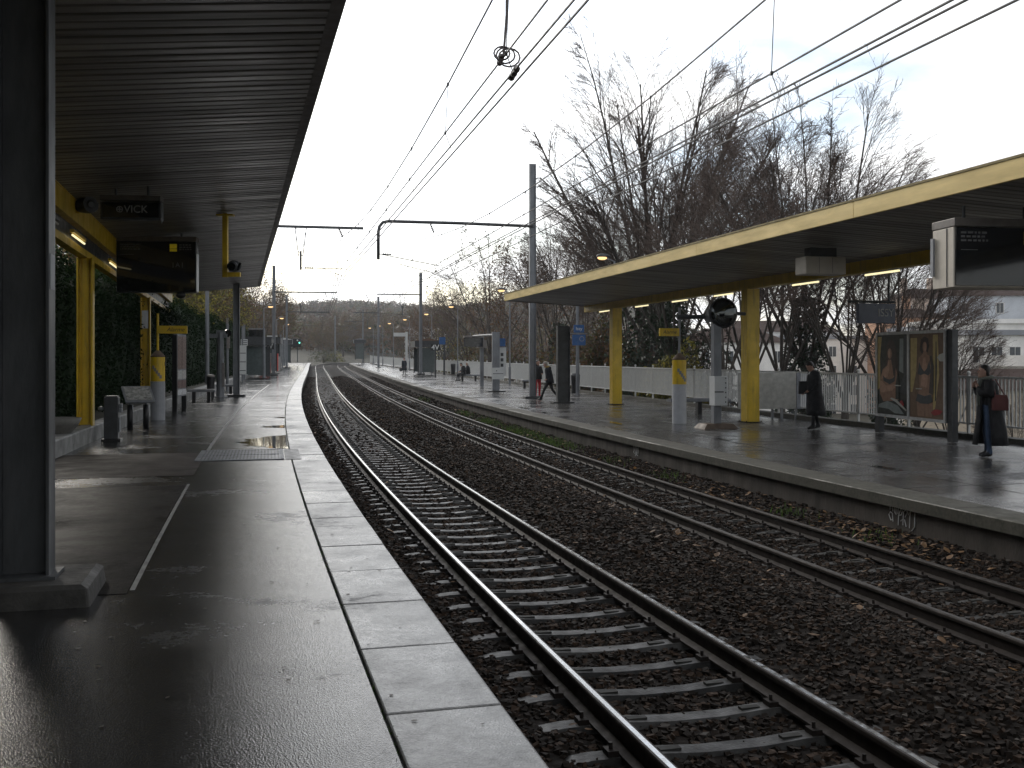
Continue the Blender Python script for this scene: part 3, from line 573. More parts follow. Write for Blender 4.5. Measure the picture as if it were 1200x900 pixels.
def mast(s, off, top, side, boom_end, kind, label, zbase=0., w_=.30, mat=None, boomz=8.05):
    q = on('catenary_mast', label, 'mast', s, off, 0, 'masts of the overhead line'); hmast(q, w_, .26, top+zbase, mat or M['steel'], zbase)
    mb = MB(); mb.box((0, 0, zbase+.05), (.8, .7, .14)); mb.build('plinth', M['steel_dark'], q, bevel=.02)
    e = boom_end-off                                     # local x of the boom's end
    mb = MB()
    if kind == 'pipe':
        pts = [(0, 0, boomz+.05), (e+.5*(-1 if e > 0 else 1)*-1, 0, boomz)]
        pts = [(0, -.2, boomz-.05), (e*.5, -.2, boomz), (e+.45, -.2, boomz), (e+.2, -.2, boomz-.06), (e+.05, -.2, boomz-.25), (e, -.2, boomz-.5), (e, -.2, boomz-1.75)]
        mb.tube(pts, .075, 10); b = mb.build('boom', M['mast_dark'], q, smooth=True)
        arm0 = (e+.05, -.2, boomz-1.5)
    else:
        mb.bb(min(0, e), max(0, e), -.06, .06, boomz-.06, boomz+.06); b = mb.build('boom', M['mast_dark'], q)
        xl = e*.5 if s < 60 else e*.42; mb = MB(); lattice(mb, xl, boomz-.06, boomz-1.4, .26, .10); mb.tube([(xl, 0, boomz-1.15), (xl, 0, boomz-2.05)], .05, 8); mb.build('drop_bracket', M['mast_dark'], q)
        arm0 = (xl+.05, 0, boomz-1.95)
    mb = MB(); wx = (4.3 if side > 0 else .25)-off
    mb.tube([arm0, (wx+.25, 0, HCW+.42-.05)], .022, 6); mb.tube([(arm0[0]+.9, arm0[1], HCW+.40), (wx, 0, HCW+.03)], .018, 6); insul(mb, (arm0[0]+.15, arm0[1], arm0[2]), (arm0[0]+.55, arm0[1]*.7, arm0[2]+.0), 4)
    mb.build('steady_arm', M['mast_dark'], q)
    mb = MB(); insul(mb, (wx-.15, 0, boomz-.05), (wx+.02, 0, HM+.0), 5, .06); mb.build('insulator', M['insul'], q)
    return q
mast(47.66, 8.98, 11.05, 1, 1.75, 'pipe', 'tall grey mast with curved pipe boom beside the far canopy end', ZR)
mast(50.3, -4.65, 11.05, -1, 1.25, 'bar', 'tall grey mast rising through the end of the near canopy')
mast(101.8, -4.74, 10.6, -1, 1.3, 'bar', 'thin mast behind the shelters of the near platform')
mast(103.6, 9.59, 10.3, 1, 5.2, 'bar', 'tall mast in front of the far platform shelter', 0)
mast(151, -4.8, 10.4, -1, 1.3, 'bar', 'slender mast near the far end of the near platform')
mast(151.5, 8.3, 10.4, 1, 4.6, 'bar', 'slender mast near the far end of the far platform')
mast(200, 8.2, 10.4, 1, 4.6, 'bar', 'distant mast at the very end of the far platform')
mast(240, -3.6, 10.4, -1, 1.3, 'bar', 'distant mast where the line bends out of sight')
# the wires
def wire(label, offs, zf_, name='overhead_wire', r=.015, s_list=(-20, 9.3, 50, 102, 151, 200, 260), nseg=8):
    mb = MB(); pts = []
    for i in range(len(s_list)-1):
        a, b = Vector(at(s_list[i], offs[i % len(offs)])), Vector(at(s_list[i+1], offs[(i+1) % len(offs)]))
        for k in range(nseg): f = k/nseg; p = a.lerp(b, f); pts.append((p.x, p.y, p.z+zf_(f)))
    a = Vector(at(s_list[-1], offs[(len(s_list)-1) % len(offs)])); pts.append((a.x, a.y, a.z+zf_(0)))
    mb.tube(pts, r, 5); return pts, mb
for tr, base, lab in ((0, .3, 'near track'), (1, 4.3, 'far track')):
    q = thing('catenary_wires', 'catenary, contact wires and droppers strung above the '+lab, 'overhead wires', (0,0,0), 0, 'overhead wires')
    o1 = [base+.1, base+.1, base-.12, base+.1, base-.12, base+.1, base]
    sag = lambda f: HM-1.5*4*f*(1-f)*.62
    pm_, mb = wire('', o1, sag, r=.016); mb.build('catenary_wire', M['wire'], q)
    pa_, mb = wire('', [o-.05 for o in o1], lambda f: HAUX, r=.015); mb.build('auxiliary_wire', M['wire'], q)
    mb = MB()
    for dx in (.02, .17):
        pc, m2 = wire('', [o+dx for o in o1], lambda f: HCW, r=.016); b = len(mb.v); mb.v += m2.v; mb.f += [tuple(i+b for i in f) for f in m2.f]; mb.m += m2.m
    mb.build('contact_wire', M['wire'], q)
    mb = MB()
    for i in range(0, len(pm_)-1):
        a, b = pm_[i], pa_[i]
        if i % 8 and a[1] < 160: mb.tube([a, b], .007, 4); mb.box((b[0], b[1], b[2]), (.04, .07, .05)); mb.tube([b, (b[0]+.1, b[1], HCW+b[2]-HAUX)], .007, 4); mb.box((a[0], a[1], a[2]), (.04, .07, .05))
    mb.build('dropper', M['wire'], q)
    if tr == 0:
        i = 10; a = Vector(pm_[8]).lerp(Vector(pm_[9]), .62); Y = 14.2
        j = min(range(len(pa_)-1), key=lambda k: abs(pa_[k][1]-Y)); j = j if pa_[j][1] <= Y else j-1
        fr = (Y-pa_[j][1])/(pa_[j+1][1]-pa_[j][1]); c = Vector(pa_[j]).lerp(Vector(pa_[j+1]), fr); u_ = Vector(pm_[j]).lerp(Vector(pm_[j+1]), fr)
        mb = MB(); mb.tube([u_, u_.lerp(c, .5)+Vector((.02, 0, 0)), c], .018, 6); 
        for k in range(3):
            p0 = c+Vector((.05*k-.02, -.12+.1*k, .02)); rad = .11+.02*k
            mb.tube([p0+Vector((rad*math.cos(a_*PI/6), .5*rad*math.sin(a_*PI/6), rad*math.sin(a_*PI/6))) for a_ in range(13)], .014, 5)
        insul(mb, c+Vector((-.06, .25, -.02)), c+Vector((-.02, -.1, 0)), 3, .045); insul(mb, c+Vector((.1, .1, -.27)), c+Vector((.2, -.5, -.27)), 3, .05)
        mb.build('section_insulator', M['insul'], q)
    if tr == 1:
        mb = MB(); p5, mb = wire('', [base+1.0, base+.9, base+1.0], lambda f: HCW+.05, r=.016, s_list=(-20, 9.3, 50)); mb.build('parallel_feeder', M['wire'], q)
# ------------------------------------------------------------------ near platform furniture (local -y faces the camera)
lw = on('planter_ledge', 'low pale concrete ledge wall along the back of the near platform', 'low wall', 0, 0, 0); Mi = lw.matrix_basis.inverted()
def swp(name, prof, s0, s1, step, mats, parent, mi=None, closed=False):
    Mi = parent.matrix_basis.inverted(); o = sweep(name, prof, s0, s1, step, mats, None, mi, closed); o.data.transform(Mi); o.parent = parent; return o
s = -10.
while s < 100:                                            # cast sections with open joints
    swp('ledge_section', [(-6.46, -.02), (-6.46, .31), (-6.48, .335), (-6.78, .335), (-6.80, .31), (-6.80, -.02)], s, s+2.48, .62, M['ledge'], lw); s += 2.5
sweep('planting_soil', [(-6.79, .25), (-11.5, .45)], -10, 200, 2., M['earth'])['kind'] = 'structure'
def leaf_cloud(name, pts, r0, r1, mat, parent=None, seed=1, nrm=None, tilt=.9):
    """many small pointed leaf faces at pts"""
    g = np.random.default_rng(seed); n = len(pts); r = g.uniform(r0, r1, n)
    u = g.normal(0, 1, (n, 3)); u /= np.linalg.norm(u, axis=1)[:, None]; v = g.normal(0, 1, (n, 3)); v -= (u*v).sum(1)[:, None]*u; v /= np.linalg.norm(v, axis=1)[:, None]
    V = np.stack([pts-u*r[:, None], pts+v*(r*.5)[:, None], pts+u*r[:, None], pts-v*(r*.5)[:, None]], 1)
    mats = mat if isinstance(mat, list) else [mat]; mi = g.integers(0, len(mats), n) if len(mats) > 1 else None
    return npmesh(name, V.reshape(-1, 3), np.arange(n*4).reshape(n, 4), mats, parent, mi)
# clipped conifer hedge behind the ledge
hs = np.arange(-14, 118, 1.2)
def hedge_top(s): return 4.5+1.2*(1-sstep(13, 21, np.asarray(s, float)))+.25*np.sin(s*.35)+.2*np.sin(s*.9+1)+.0*s  # nearest stretch raised, out of view, to shut out sky light
hg = on('conifer_hedge', 'tall dark green conifer hedge behind the low ledge of the near platform', 'hedge', 0, 0, 0); Mi = hg.matrix_basis.inverted()
ss = np.repeat(hs, 9); V = []; F = []
for i, s in enumerate(hs):
    t = float(hedge_top(s)); j = .12*math.sin(s*2.3)
    for o, z in ((-7.75+j, .3), (-7.55+j, 1.5), (-7.6-j, 3.0), (-7.9, t-.35), (-8.5, t-.1), (-9.3, t-.3), (-9.6, 2.), (-9.6, .3)): V.append(tuple(Mi @ Vector(at(s, o, z))))
for i in range(len(hs)-1):
    for k in range(7): F.append((i*8+k, i*8+k+1, (i+1)*8+k+1, (i+1)*8+k))
npmesh('hedge_body', V, F, M['hedge'], hg, smooth=True)
n = 80000; s = 12+100*RNG.random(n)**1.7; f = RNG.random(n); z = .3+f*(hedge_top(s)-.3); o = -7.55-RNG.normal(.05, .13, n)-np.where(f > .85, (f-.85)*2.5, 0)
pts = lp(s, o, 0.); pts[:, 2] += z; Mn = np.array(Mi); pts = pts@Mn[:3, :3].T+Mn[:3, 3]
leaf_cloud('hedge_foliage', pts, .03, .075, [M['hedge'], M['hedge'], M['hedge']], hg, 3)
n = 16000; s = 8+105*RNG.random(n)**1.3; tt = hedge_top(s); o = -7.75-RNG.random(n)*1.6; z = tt+RNG.normal(.0, .16, n)-.1-.3*np.clip(-7.95-o, -.2, 0)*0
pts = lp(s, o, 0.); pts[:, 2] += z; pts = pts@Mn[:3, :3].T+Mn[:3, 3]; leaf_cloud('hedge_top', pts, .04, .09, M['hedge_tip'], hg, 5)
# stone bowl planter
q = on('bowl_planter', 'shallow round stone bowl planter on the ledge behind the foreground mast', 'planter', *[float(v_[0]) for v_ in inv_np(np.array([-9.15]), np.array([20.4]))[:2]], .30)
mb = MB(); mb.lathe([(.22, -.08), (.34, .03), (.48, .2), (.54, .33), (.5, .335), (.44, .27), (.01, .25)], n=24); mb.build('bowl', pm('bowl_concrete', (.15,.145,.13), .7, bump=.3), q, smooth=True)
mb = MB(); mb.lathe([(.43, .262), (.2, .30), (.01, .31)], n=18); mb.build('soil', M['earth'], q)
# dark box-shaped validator post
q = on('ticket_validator', 'dark upright ticket machine post beside the nearest yellow post', 'ticket machine', 24.8, -6.08, 0)
mb = MB(); mb.bb(-.15, .15, -.16, .16, .05, .97); mb.bb(-.13, .13, -.14, .14, .97, 1.0); mb.build('body', M['steel_dark'], q, bevel=.02)
mb = MB(); mb.bb(-.2, .2, -.2, .2, 0, .05); mb.build('foot', M['black'], q)
mb = MB()
for zc in (.78, .68): mb.bb(.155, .22, -.12, .06, zc-.05, zc+.04)
mb.bb(.155, .175, -.1, .1, .2, .52); mb.build('slot_fitting', M['steel'], q, bevel=.008); mb = MB(); mb.ball((-.22, -.05, .72), (.07, .06, .05), 8, 6); mb.build('side_knob', M['steel'], q)
# tilted lectern board
q = on('information_lectern', 'tilted pale information board on two dark stub legs by the ledge', 'information board', 28.9, -6.05, 0, turn=.35)
for x in (-.2, .2):
    mb = MB(); mb.tube([(x, 0, 0), (x, 0, .62)], .075, 14); l = mb.build('leg', M['black'], q, smooth=True)
    mb = MB(); mb.tube([(x, 0, .62), (x, 0, .74)], .03, 8); mb.build('bracket', M['steel'], l)
mb = MB(); mb.box((0, 0, .88), (.74, .68, .05), rx=.62); mb.box((0, -.02, .80), (.5, .1, .05), rx=.62); b = mb.build('board', M['steel'], q, bevel=.01)
mb = MB(); mb.box((0, -.02, .912), (.64, .56, .004), rx=.62); mb.build('map_sheet', pm('map_sheet', (.3,.3,.28), .4, var=.75, scale=12.), b)
def alarm_post(s, off, z, label, flip, dirt):
    q = on('alarm_post', label, 'alarm post', s, off, z, 'yellow and grey alarm posts')
    mb = MB(); mb.tube([(0,0,0),(0,0,1.14)], .21, 24); mb.build('lower_drum', pm('grey_drum', (.46,.47,.49) if flip < 0 else (.3,.31,.33), .4, var=.1), q, smooth=False)
    mb = MB(); mb.tube([(0,0,1.145),(0,0,1.86)], .205, 24); mb.lathe([(.205, 1.86), (.205, 1.9), (.09, 2.02), (.05, 2.06)], n=20, mi=1)
    u = mb.build('upper_drum', [M['yellow'], pm('rusty_cap', (.12,.08,.05), .7, var=.5)], q)
    mb = MB()
    for k in range(5): a = -PI/2+.5-.25*k; mb.box((.207*math.cos(a), .207*math.sin(a), 1.28+.07*k), (.07, .012, .10), a+PI/2)
    mb.build('torn_sticker', M['lip'] if dirt else M['steel'], u)
    mb = MB(); mb.bb(.2, .225, -.05, .05, 1.6, 1.72); mb.build('call_button', M['black'], u)
    mb = MB(); mb.tube([(0,0,2.05),(0,0,3.15 if flip > 0 else 3.4)], .035, 10); mb.build('pole', M['yellow'] if flip > 0 else M['steel'], q)
    x0, x1 = (.02, .84) if flip > 0 else (-.62, -.02)
    mb = MB(); mb.bb(x0, x1, -.05, .05, 2.56, 2.79); a = mb.build('sign_arm', M['yellow'], q, bevel=.005)
    text_mesh('Alarme', .17 if flip > 0 else .14, M['black'], a, ((x0+x1)/2+.08*(flip > 0), -.053, 2.675), FACE, depth=.002, shear=.25)
    return q
alarm_post(32.6, -5.98, 0, 'grey and yellow alarm post with sign arm to its right by the hedge', 1, True)
alarm_post(28.97, 9.01, ZR, 'pale and yellow alarm post with sign arm to its left on the far platform', -1, False)
# notice frame
q = on('notice_board', 'tall dark framed timetable board beside the near alarm post', 'notice board', 38.1, -5.9, 0, turn=1.42)
for x in (-.62, .62):
    mb = MB(); mb.bb(x-.06, x+.06, -.08, .08, 0, 2.62 if x < 0 else .5); mb.build('leg', M['black'], q)
mb = MB(); mb.bb(-.56, .66, -.06, .06, .5, 2.66); mb.build('frame', M['steel'], q, bevel=.01)
sheets = [(-.5, .04, 1.45, 2.58, (.16,.09,.07)), (.07, .6, 1.45, 2.58, (.18,.11,.09)), (-.5, .04, 1.1, 1.40, (.5,.5,.48)), (.07, .6, 1.1, 1.40, (.5,.48,.46)), (-.5, .04, .78, 1.06, (.13,.06,.05)), (.07, .6, .78, 1.06, (.14,.07,.06)), (-.5, .04, .55, .74, (.62,.63,.64)), (.07, .6, .55, .74, (.6,.6,.62))]
for i, (x0, x1, z0, z1, c) in enumerate(sheets):
    mb = MB(); mb.bb(x0, x1, -.07, -.062, z0, z1); mb.build('timetable_sheet', pm('sheet', c, .4, var=.5, scale=14.), q)
def stool_bench(s, off, z, label, wdt=.75, turn=0, group='flat benches', style=0):
    q = on('bench', label, 'bench', s, off, z, group, turn)
    mb = MB(); mb.bb(-wdt/2, wdt/2, -.24, .24, .42, .5); mb.bb(-wdt/2+.05, wdt/2-.05, -.18, .18, .505, .53); mb.build('seat', M['steel'], q, bevel=.015)
    for x in ((-wdt*.27, wdt*.27) if style == 0 else (0,)):
        mb = MB(); mb.bb(x-.07, x+.07, -.12, .12, 0, .42); mb.build('leg', M['black'], q)
    return q
stool_bench(45, -5.75, 0, 'flat grey bench by the timetable board on the near platform', 1.1)
stool_bench(52.6, -5.3, 0, 'small grey bench behind the tall mast on the near platform', .9)
stool_bench(62.9, 12.07, ZR, 'small grey stool bench by the white fence, left of the pipe-boom mast', .8)
stool_bench(80.2, 11.0, ZR+.02, 'bench of the far platform with two people sitting on it', 1.9, group=None)
stool_bench(33.7, 11.6, ZR, 'long slim bench behind the far alarm post', 2.2, .0, style=1)
def pole(s, off, z, h, r, mat, label, name='signal_pole', cat='pole', extra=None, group=None, turn=0):
    q = on(name, label, cat, s, off, z, group, turn); mb = MB(); mb.tube([(0,0,0),(0,0,h)], [r*1.15, r], 12); mb.tube([(0,0,0),(0,0,.05)], r*2.1, 12); mb.build('pole', mat, q)
    if extra: extra(q, h)
    return q
def x_thead(q, h):
    mb = MB(); mb.bb(-.5, .3, -.12, .12, h-.25, h-.06); mb.bb(-.18, .22, -.1, .1, h-.06, h+.1); mb.build('crosshead', M['steel'], q)
    mb = MB(); mb.bb(.1, .2, -.2, -.08, .5, 1.6); mb.build('switch_box', M['lip'], q)
pole(49.9, -5.35, 0, 3.0, .16, M['steel'], 'thick grey post with a T-shaped head left of the tall mast', cat='post', extra=x_thead)
def x_mirrorhead(q, h):
    mb = MB(); mb.tube([(0, -.1, h-.5), (.04, -.2, h-.52)], .2, 14); mb.build('mirror', M['screen'], q); mb = MB(); mb.bb(-.05, .05, -.06, .06, h, h+.3); mb.bb(-.02, .14, -.14, -.05, h-1.3, h-.5); mb.build('speaker', M['lip'], q)
pole(56.5, -5.5, .02, 3.6, .07, M['steel'], 'thin grey pole with a mirror and small loudspeaker beside the tall mast', extra=x_mirrorhead)
pole(63.9, -7.2, .03, 5.9, .11, M['steel'], 'plain grey lamp column against the hedge', name='lamp_column', cat='lamp post', extra=lambda q, h: MB().ball((.1, 0, h-.05), (.35, .16, .1), 10, 6).build('lamp_head', M['steel'], q))
def x_litter(q, h): MB().tube([(.22, 0, .08), (.22, 0, .85)], .17, 12).build('litter_bin', M['black'], q)
q = on('litter_bin', 'small black bin with a pale lid by the T-headed post', 'bin', 49.5, -5.75, 0)
mb = MB(); mb.tube([(0,0,0),(0,0,.95)], [.16, .18], 14); mb.build('bin_body', M['black'], q); mb = MB(); mb.lathe([(.19, .95), (.17, 1.03), (.01, 1.08)], n=14); mb.build('lid', M['lip'], q)
# info panels, mirrors, shelters farther along
def panel_post(s, off, z, h, w_, z0, z1, label, col, cat='information panel', turn=0, board2=None):
    q = on('notice_post', label, cat, s, off, z, None, turn)
    mb = MB(); mb.bb(-.06, .06, -.06, .06, 0, h); mb.build('pole', M['steel'], q); mb = MB(); mb.bb(-w_/2, w_/2, -.1, -.062, z0, z1); b = mb.build('panel', col, q)
    mb = MB()
    for k in range(3): mb.bb(-w_/2+.04, w_/2-.04, -.106, -.101, z0+(z1-z0)*(.12+.3*k), z0+(z1-z0)*(.12+.3*k)+.05)
    mb.build('printed_lines', M['steel_dark'], b); return q
panel_post(77, -6.0, .08, 4.0, .55, .5, 2.6, 'narrow white notice panel in front of the near shelters', M['white'])
panel_post(80.5, -6.1, .08, 4.2, .5, 2.6, 3.1, 'grey post with a small white box before the near shelters', M['white'], 'post')
def shelter(s, off, z, w_, d_, h, label, roofmat, side, sign=None):
    q = on('platform_shelter', label, 'shelter', s, off, z, 'platform shelters')
    for x in (-w_/2+.06, w_/2-.06):
        for y in (-d_/2+.06, d_/2-.06): mb = MB(); mb.bb(x-.05, x+.05, y-.05, y+.05, 0, h); mb.build('post', M['steel_dark'], q)
    mb = MB(); mb.prism([(-w_/2-.3, h), (w_/2+.3, h), (w_/2+.3, h+.62), (.1, h+.85), (-w_/2-.3, h+.62)], -d_/2-.3, d_/2+.3); r = mb.build('roof', M['steel_dark'], q)
    mb = MB(); mb.prism([(-w_/2-.35, h+.63), (w_/2+.35, h+.63), (.1, h+.90)], -d_/2-.34, d_/2+.34); mb.build('roof_cover', roofmat, r)
    x = side*(w_/2-.06); mb = MB(); mb.bb(x-.01, x+.01, -d_/2+.12, d_/2-.12, .15, h-.1); mb.build('back_pane', M['glass'], q)
    for y in (-d_/2+.06, d_/2-.06): mb = MB(); mb.bb(-w_/2+.12, w_/2-.12, y-.01, y+.01, .15, h-.1); mb.build('side_pane', M['glass'], q)
    mb = MB(); mb.bb(x-side*.55-.18, x-side*.55+.18, -d_/2+.3, d_/2-.3, .42, .47); mb.build('bench', M['steel'], q); return q
moss = pm('mossy_roof', (.09,.08,.03), .9, var=.5); rr_ = pm('rusty_roof', (.16,.09,.06), .8)
shelter(93, -5.75, .1, 1.9, 4.6, 2.7, 'dark glazed shelter with dark board at the hedge end', M['steel_dark'], -1)
shelter(112, -5.6, .16, 1.9, 6., 3.0, 'dark shelter with mossy roof behind the first near shelter', moss, -1)
shelter(106.5, 10.3, .08, 1.9, 4.4, 2.7, 'glazed shelter with rusty roof on the far platform', rr_, 1)
shelter(163, -5.4, .5, 1.8, 4.0, 3.0, 'pale topped shelter near the end of the near platform', M['white'], -1)
shelter(196, 7.4, .75, 1.6, 4.0, 3.1, 'small dark shelter at the end of the far platform', M['steel'], 1)
def stop_sign(s, off, z, h, label, turn=0):
    q = on('stop_marker', label, 'stop marker', s, off, z, 'stop markers', turn); mb = MB(); mb.bb(-.06, .06, -.06, .06, 0, h-.25); mb.build('pole', M['steel_dark'], q)
    mb = MB(); mb.bb(-.42, .42, -.05, .05, h-.55, h); b = mb.build('plate', M['black'], q); text_mesh('4V', .6, M['white'], b, (0, -.055, h-.28), FACE, bold=.012); return q
stop_sign(91, -4.72, .11, 2.9, 'black 4V stop marker on the near platform in front of the shelter')
stop_sign(89.2, 9.4, .02, 2.9, 'black 4V stop marker on a dark post of the far platform')
def x_disp(q, h): mb = MB(); mb.bb(-1.3, 0, -.06, .06, h-.1, h); mb.build('arm', M['steel'], q); mb = MB(); mb.bb(-1.2, -.1, -.15, .15, h-.7, h-.13); mb.build('display', M['screen'], q)
pole(88, -5.0, .1, 4.1, .1, M['steel'], 'grey pole carrying a dark display by the near shelter', name='display_pole', cat='display pole', extra=x_disp)
pole(104, -4.9, .16, 3.6, .1, M['steel'], 'grey pole with white cap light by the red machine', cat='pole', extra=lambda q, h: MB().box((-.1, 0, h+.06), (1.0, .5, .12)).build('cap_light', M['white'], q))
q = on('vending_machine', 'red vending machine between the shelters of the near platform', 'vending machine', 103, -5.6, .16)
mb = MB(); mb.bb(-.55, .55, -.4, .4, 0, 2.0); mb.build('cabinet', M['lip'], q, bevel=.02); mb = MB(); mb.bb(-.5, .5, -.42, -.405, .1, 1.05); mb.build('red_front', M['red'], q); mb = MB(); mb.bb(-.5, .3, -.42, -.405, 1.1, 1.9); mb.build('window', M['screen'], q)
q = on('barrier', 'red and grey low barrier panel on the near platform', 'barrier', 112, -4.65, .2)
mb = MB(); mb.bb(-.04, .04, -3.4, -1.6, .1, 1.9); mb.build('red_panel', M['red'], q); mb = MB(); mb.bb(-.04, .04, -1.55, 4.5, .1, 1.6); mb.build('grey_panel', M['lip'], q)
for k, (s_, h_) in enumerate(((128, 4.1), (136, 3.9), (146, 3.7), (156, 4.0))): pole(s_, -4.95, .3, h_, .09, M['steel'], ['grey post past the red machine, nearest of its row', 'second grey post past the red machine', 'third grey post past the red machine', 'farthest grey post past the red machine'][k], group='grey posts past the near shelters')
q = on('signal_light', 'railway signal with a small green light at the end of the near platform', 'signal', 172, -3.6, .55)
mb = MB(); mb.bb(-.07, .07, -.07, .07, 0, 2.5); mb.build('mast_post', M['steel_dark'], q); mb = MB(); mb.bb(-1.1, .55, -.15, .15, 2.5, 3.9); mb.build('backboard', M['black'], q, bevel=.05)
mb = MB(); mb.tube([(.32, -.16, 3.2), (.32, -.24, 3.2)], .14, 12); mb.build('green_lens', M['green_glow'], q); mb = MB(); mb.tube([(0, -.16, 3.6), (0, -.22, 3.6)], .14, 12); mb.build('white_lens', M['white'], q)
# grating set in the near platform
gx0, gx1 = -4.12, -2.52
q = on('drain_grating', 'wide metal drain grating set in the wet near platform', 'grating', 20.7, -3.2, .004)
mb = MB(); W_, D_ = .78, 1.05
for x0, x1, y0, y1 in ((-W_, W_, -D_, -D_+.05), (-W_, W_, D_-.05, D_), (-W_, -W_+.05, -D_, D_), (W_-.05, W_, -D_, D_), (-W_, W_, -.03, .03)): mb.bb(x0, x1, y0, y1, 0, .012)
for k in range(24): x = -W_+.07+k*(2*W_-.14)/23; mb.bb(x-.017, x+.017, -D_+.04, D_-.04, 0, .010)
mb.build('bars', M['steel'], q); mb = MB(); mb.bb(-W_, W_, -D_, D_, -.003, .001); mb.build('pit', M['black'], q)
mb = MB(); mb.bb(W_+.02, W_+.30, -D_, D_, -.003, .003); mb.build('side_plate', M['steel_dark'], q)
# ------------------------------------------------------------------ far platform furniture
FO = 13.6; BAY = 2.4
def fence_off(s): return float(np.interp(s, [0, 50, 75, 110, 150, 200], [13.6, 13.5, 13.25, 12.9, 11.5, 9.8]))
fn = thing('white_fence', 'long white painted railing along the back of the far platform', 'fence', (0, 0, 0))
bm0 = MB()
for k in range(20): x = .06+k*(BAY-.12)/19; bm0.box((0, x, .78), (.028, .028, 1.12))
bm0.bb(-.025, .025, 0, BAY, 1.32, 1.37); bm0.bb(-.02, .02, 0, BAY, .22, .26)
pm0 = MB(); pm0.bb(-.03, .03, -.03, .03, -.02, 1.40); pm0.ball((0, 0, 1.44), .05, 8, 6)
bo = po = None; s = -2.; k = 0; curb = MB(); cp = []
while s < 206 and k < 90:
    a, b = Vector(at(s, fence_off(s), ZR+.12)), Vector(at(s+BAY, fence_off(s+BAY), ZR+.12)); dl = b-a; rz = math.atan2(dl.y, dl.x)-PI/2
    if bo is None: bo = bm0.build('railing_bay', M['fence'], fn); o = bo; po = pm0.build('fence_post', M['fence'], fn); p = po
    else: o = bo.copy(); COL.objects.link(o); p = po.copy(); COL.objects.link(p)
    o.location = a; o.rotation_euler = (-0.0, 0, rz); o.scale = (1, dl.length/BAY, 1); p.location = a; p.rotation_euler = (0, 0, rz); cp.append(a); s += BAY; k += 1
V = []; F = []
for a in cp:
    V += [(a.x-.16, a.y, a.z-.2), (a.x-.16, a.y, a.z), (a.x+.14, a.y, a.z+.01), (a.x+.14, a.y, a.z-.9)]
for i in range(len(cp)-1):
    for k in range(3): F.append((i*4+k, i*4+k+1, i*4+k+5, i*4+k+4))
npmesh('curb', V, F, M['coping_moss'], fn)
q = on('mirror_post', 'round platform mirror on a grey post with a white box, far platform', 'platform mirror', 26.8, 9.21, ZR)
mb = MB(); mb.loft([[(-.5,-.36,0),(.5,-.36,0),(.5,.36,0),(-.5,.36,0)],[(-.38,-.28,.13),(.38,-.28,.13),(.38,.28,.13),(-.38,.28,.13)]]); mb.build('plinth', pm('brown_plinth', (.12,.085,.06), .6, var=.4), q)
mb = MB(); mb.bb(-.11, .11, -.11, .11, .13, 3.42); mb.build('post', M['steel'], q, bevel=.01)
mb = MB(); mb.bb(-.13, .25, -.2, .16, .62, 1.42); x = mb.build('white_box', M['white'], q, bevel=.01)
mb = MB(); mb.bb(-.132, .13, -.204, -.201, .98, 1.01); [mb.ball((.19, -.205, .72+.13*k), .02, 6, 4) for k in range(6)]; mb.build('box_fitting', M['black'], x)
mb = MB(); mb.loft([[(.17+r*math.cos(2*PI*k/28), y+.1*math.cos(2*PI*k/28)*0, 3.15+r*math.sin(2*PI*k/28)) for k in range(28)] for r, y in ((.36, .05), (.42, -.02), (.42, -.10), (.385, -.12))]); d_ = mb.build('mirror_rim', M['black'], q)
mb = MB(); mb.loft([[(.17+r*math.cos(2*PI*k/28), y, 3.15+r*math.sin(2*PI*k/28)) for k in range(28)] for r, y in ((.38, -.121), (.28, -.145), (.15, -.16), (.01, -.166))]); mb.build('mirror_face', pm('mirror_glass', (.07,.075,.075), .06, 1., var=.3, rvar=.01), d_, smooth=True)
mb = MB(); mb.tube([(-.02, .1, 3.05), (-1.0, .35, 3.05)], .06, 8); mb.tube([(.3, .1, 3.15), (1.0, .3, 3.15)], .05, 8); mb.bb(-.26, -.05, -.1, .1, 2.9, 3.25); mb.build('arm', M['steel_dark'], q)
# white notice screens by the fence
q = thing('notice_screen', 'white angled notice screens on short legs behind the near yellow post', 'notice screen', (8.93, 32.2, ZR-.015), .1)
mb = MB(); mb.bb(-1.87, .0, -.03, .03, .32, 1.46); mb.build('light_screen', pm('pale_grey_paint', (.42,.42,.40), .5), q, bevel=.01)
mb = MB(); mb.box((.46, .20, .89), (.98, .05, 1.14), .42); mb.build('shaded_screen', pm('shaded_grey_paint', (.25,.265,.3), .5), q)  # turned from the light; that shade is put into its colour
for x, y in ((-1.75, 0), (-.75, .06), (-.5, -.1), (.0, .0), (.9, .38)): mb = MB(); mb.bb(x-.035, x+.035, y-.03, y+.03, 0, .36); mb.build('leg', M['steel'], q)
# advertising frame with two posters
px = [Vector((9.45, 26.32, 0)), Vector((9.95, 23.13, 0))]; ang = math.atan2(-(px[0]-px[1]).x, (px[0]-px[1]).y)
q = thing('advertising_frame', 'grey advertising frame with two dark posters of models on the far platform', 'billboard', ((px[0].x+px[1].x)/2, (px[0].y+px[1].y)/2, ZR), ang)
for y in (-1.62, 1.62): mb = MB(); mb.bb(-.07, .07, y-.1, y+.1, 0, .42 if y > 0 else 2.55); mb.build('leg', M['steel_dark'], q)
mb = MB(); mb.bb(-.09, .09, -1.52, 1.60, .42, 2.55); fr = mb.build('frame', pm('dark_aluminium', (.10,.105,.11), .4, .4), q, bevel=.01)
mb = MB()
for y0, y1, z0, z1 in ((-1.52, 1.6, 2.48, 2.55), (-1.52, 1.6, .42, .49), (1.53, 1.6, .49, 2.48), (-1.52, -1.45, .49, 2.48), (.005, .095, .49, 2.48)): mb.bb(-.125, -.092, y0, y1, z0, z1)
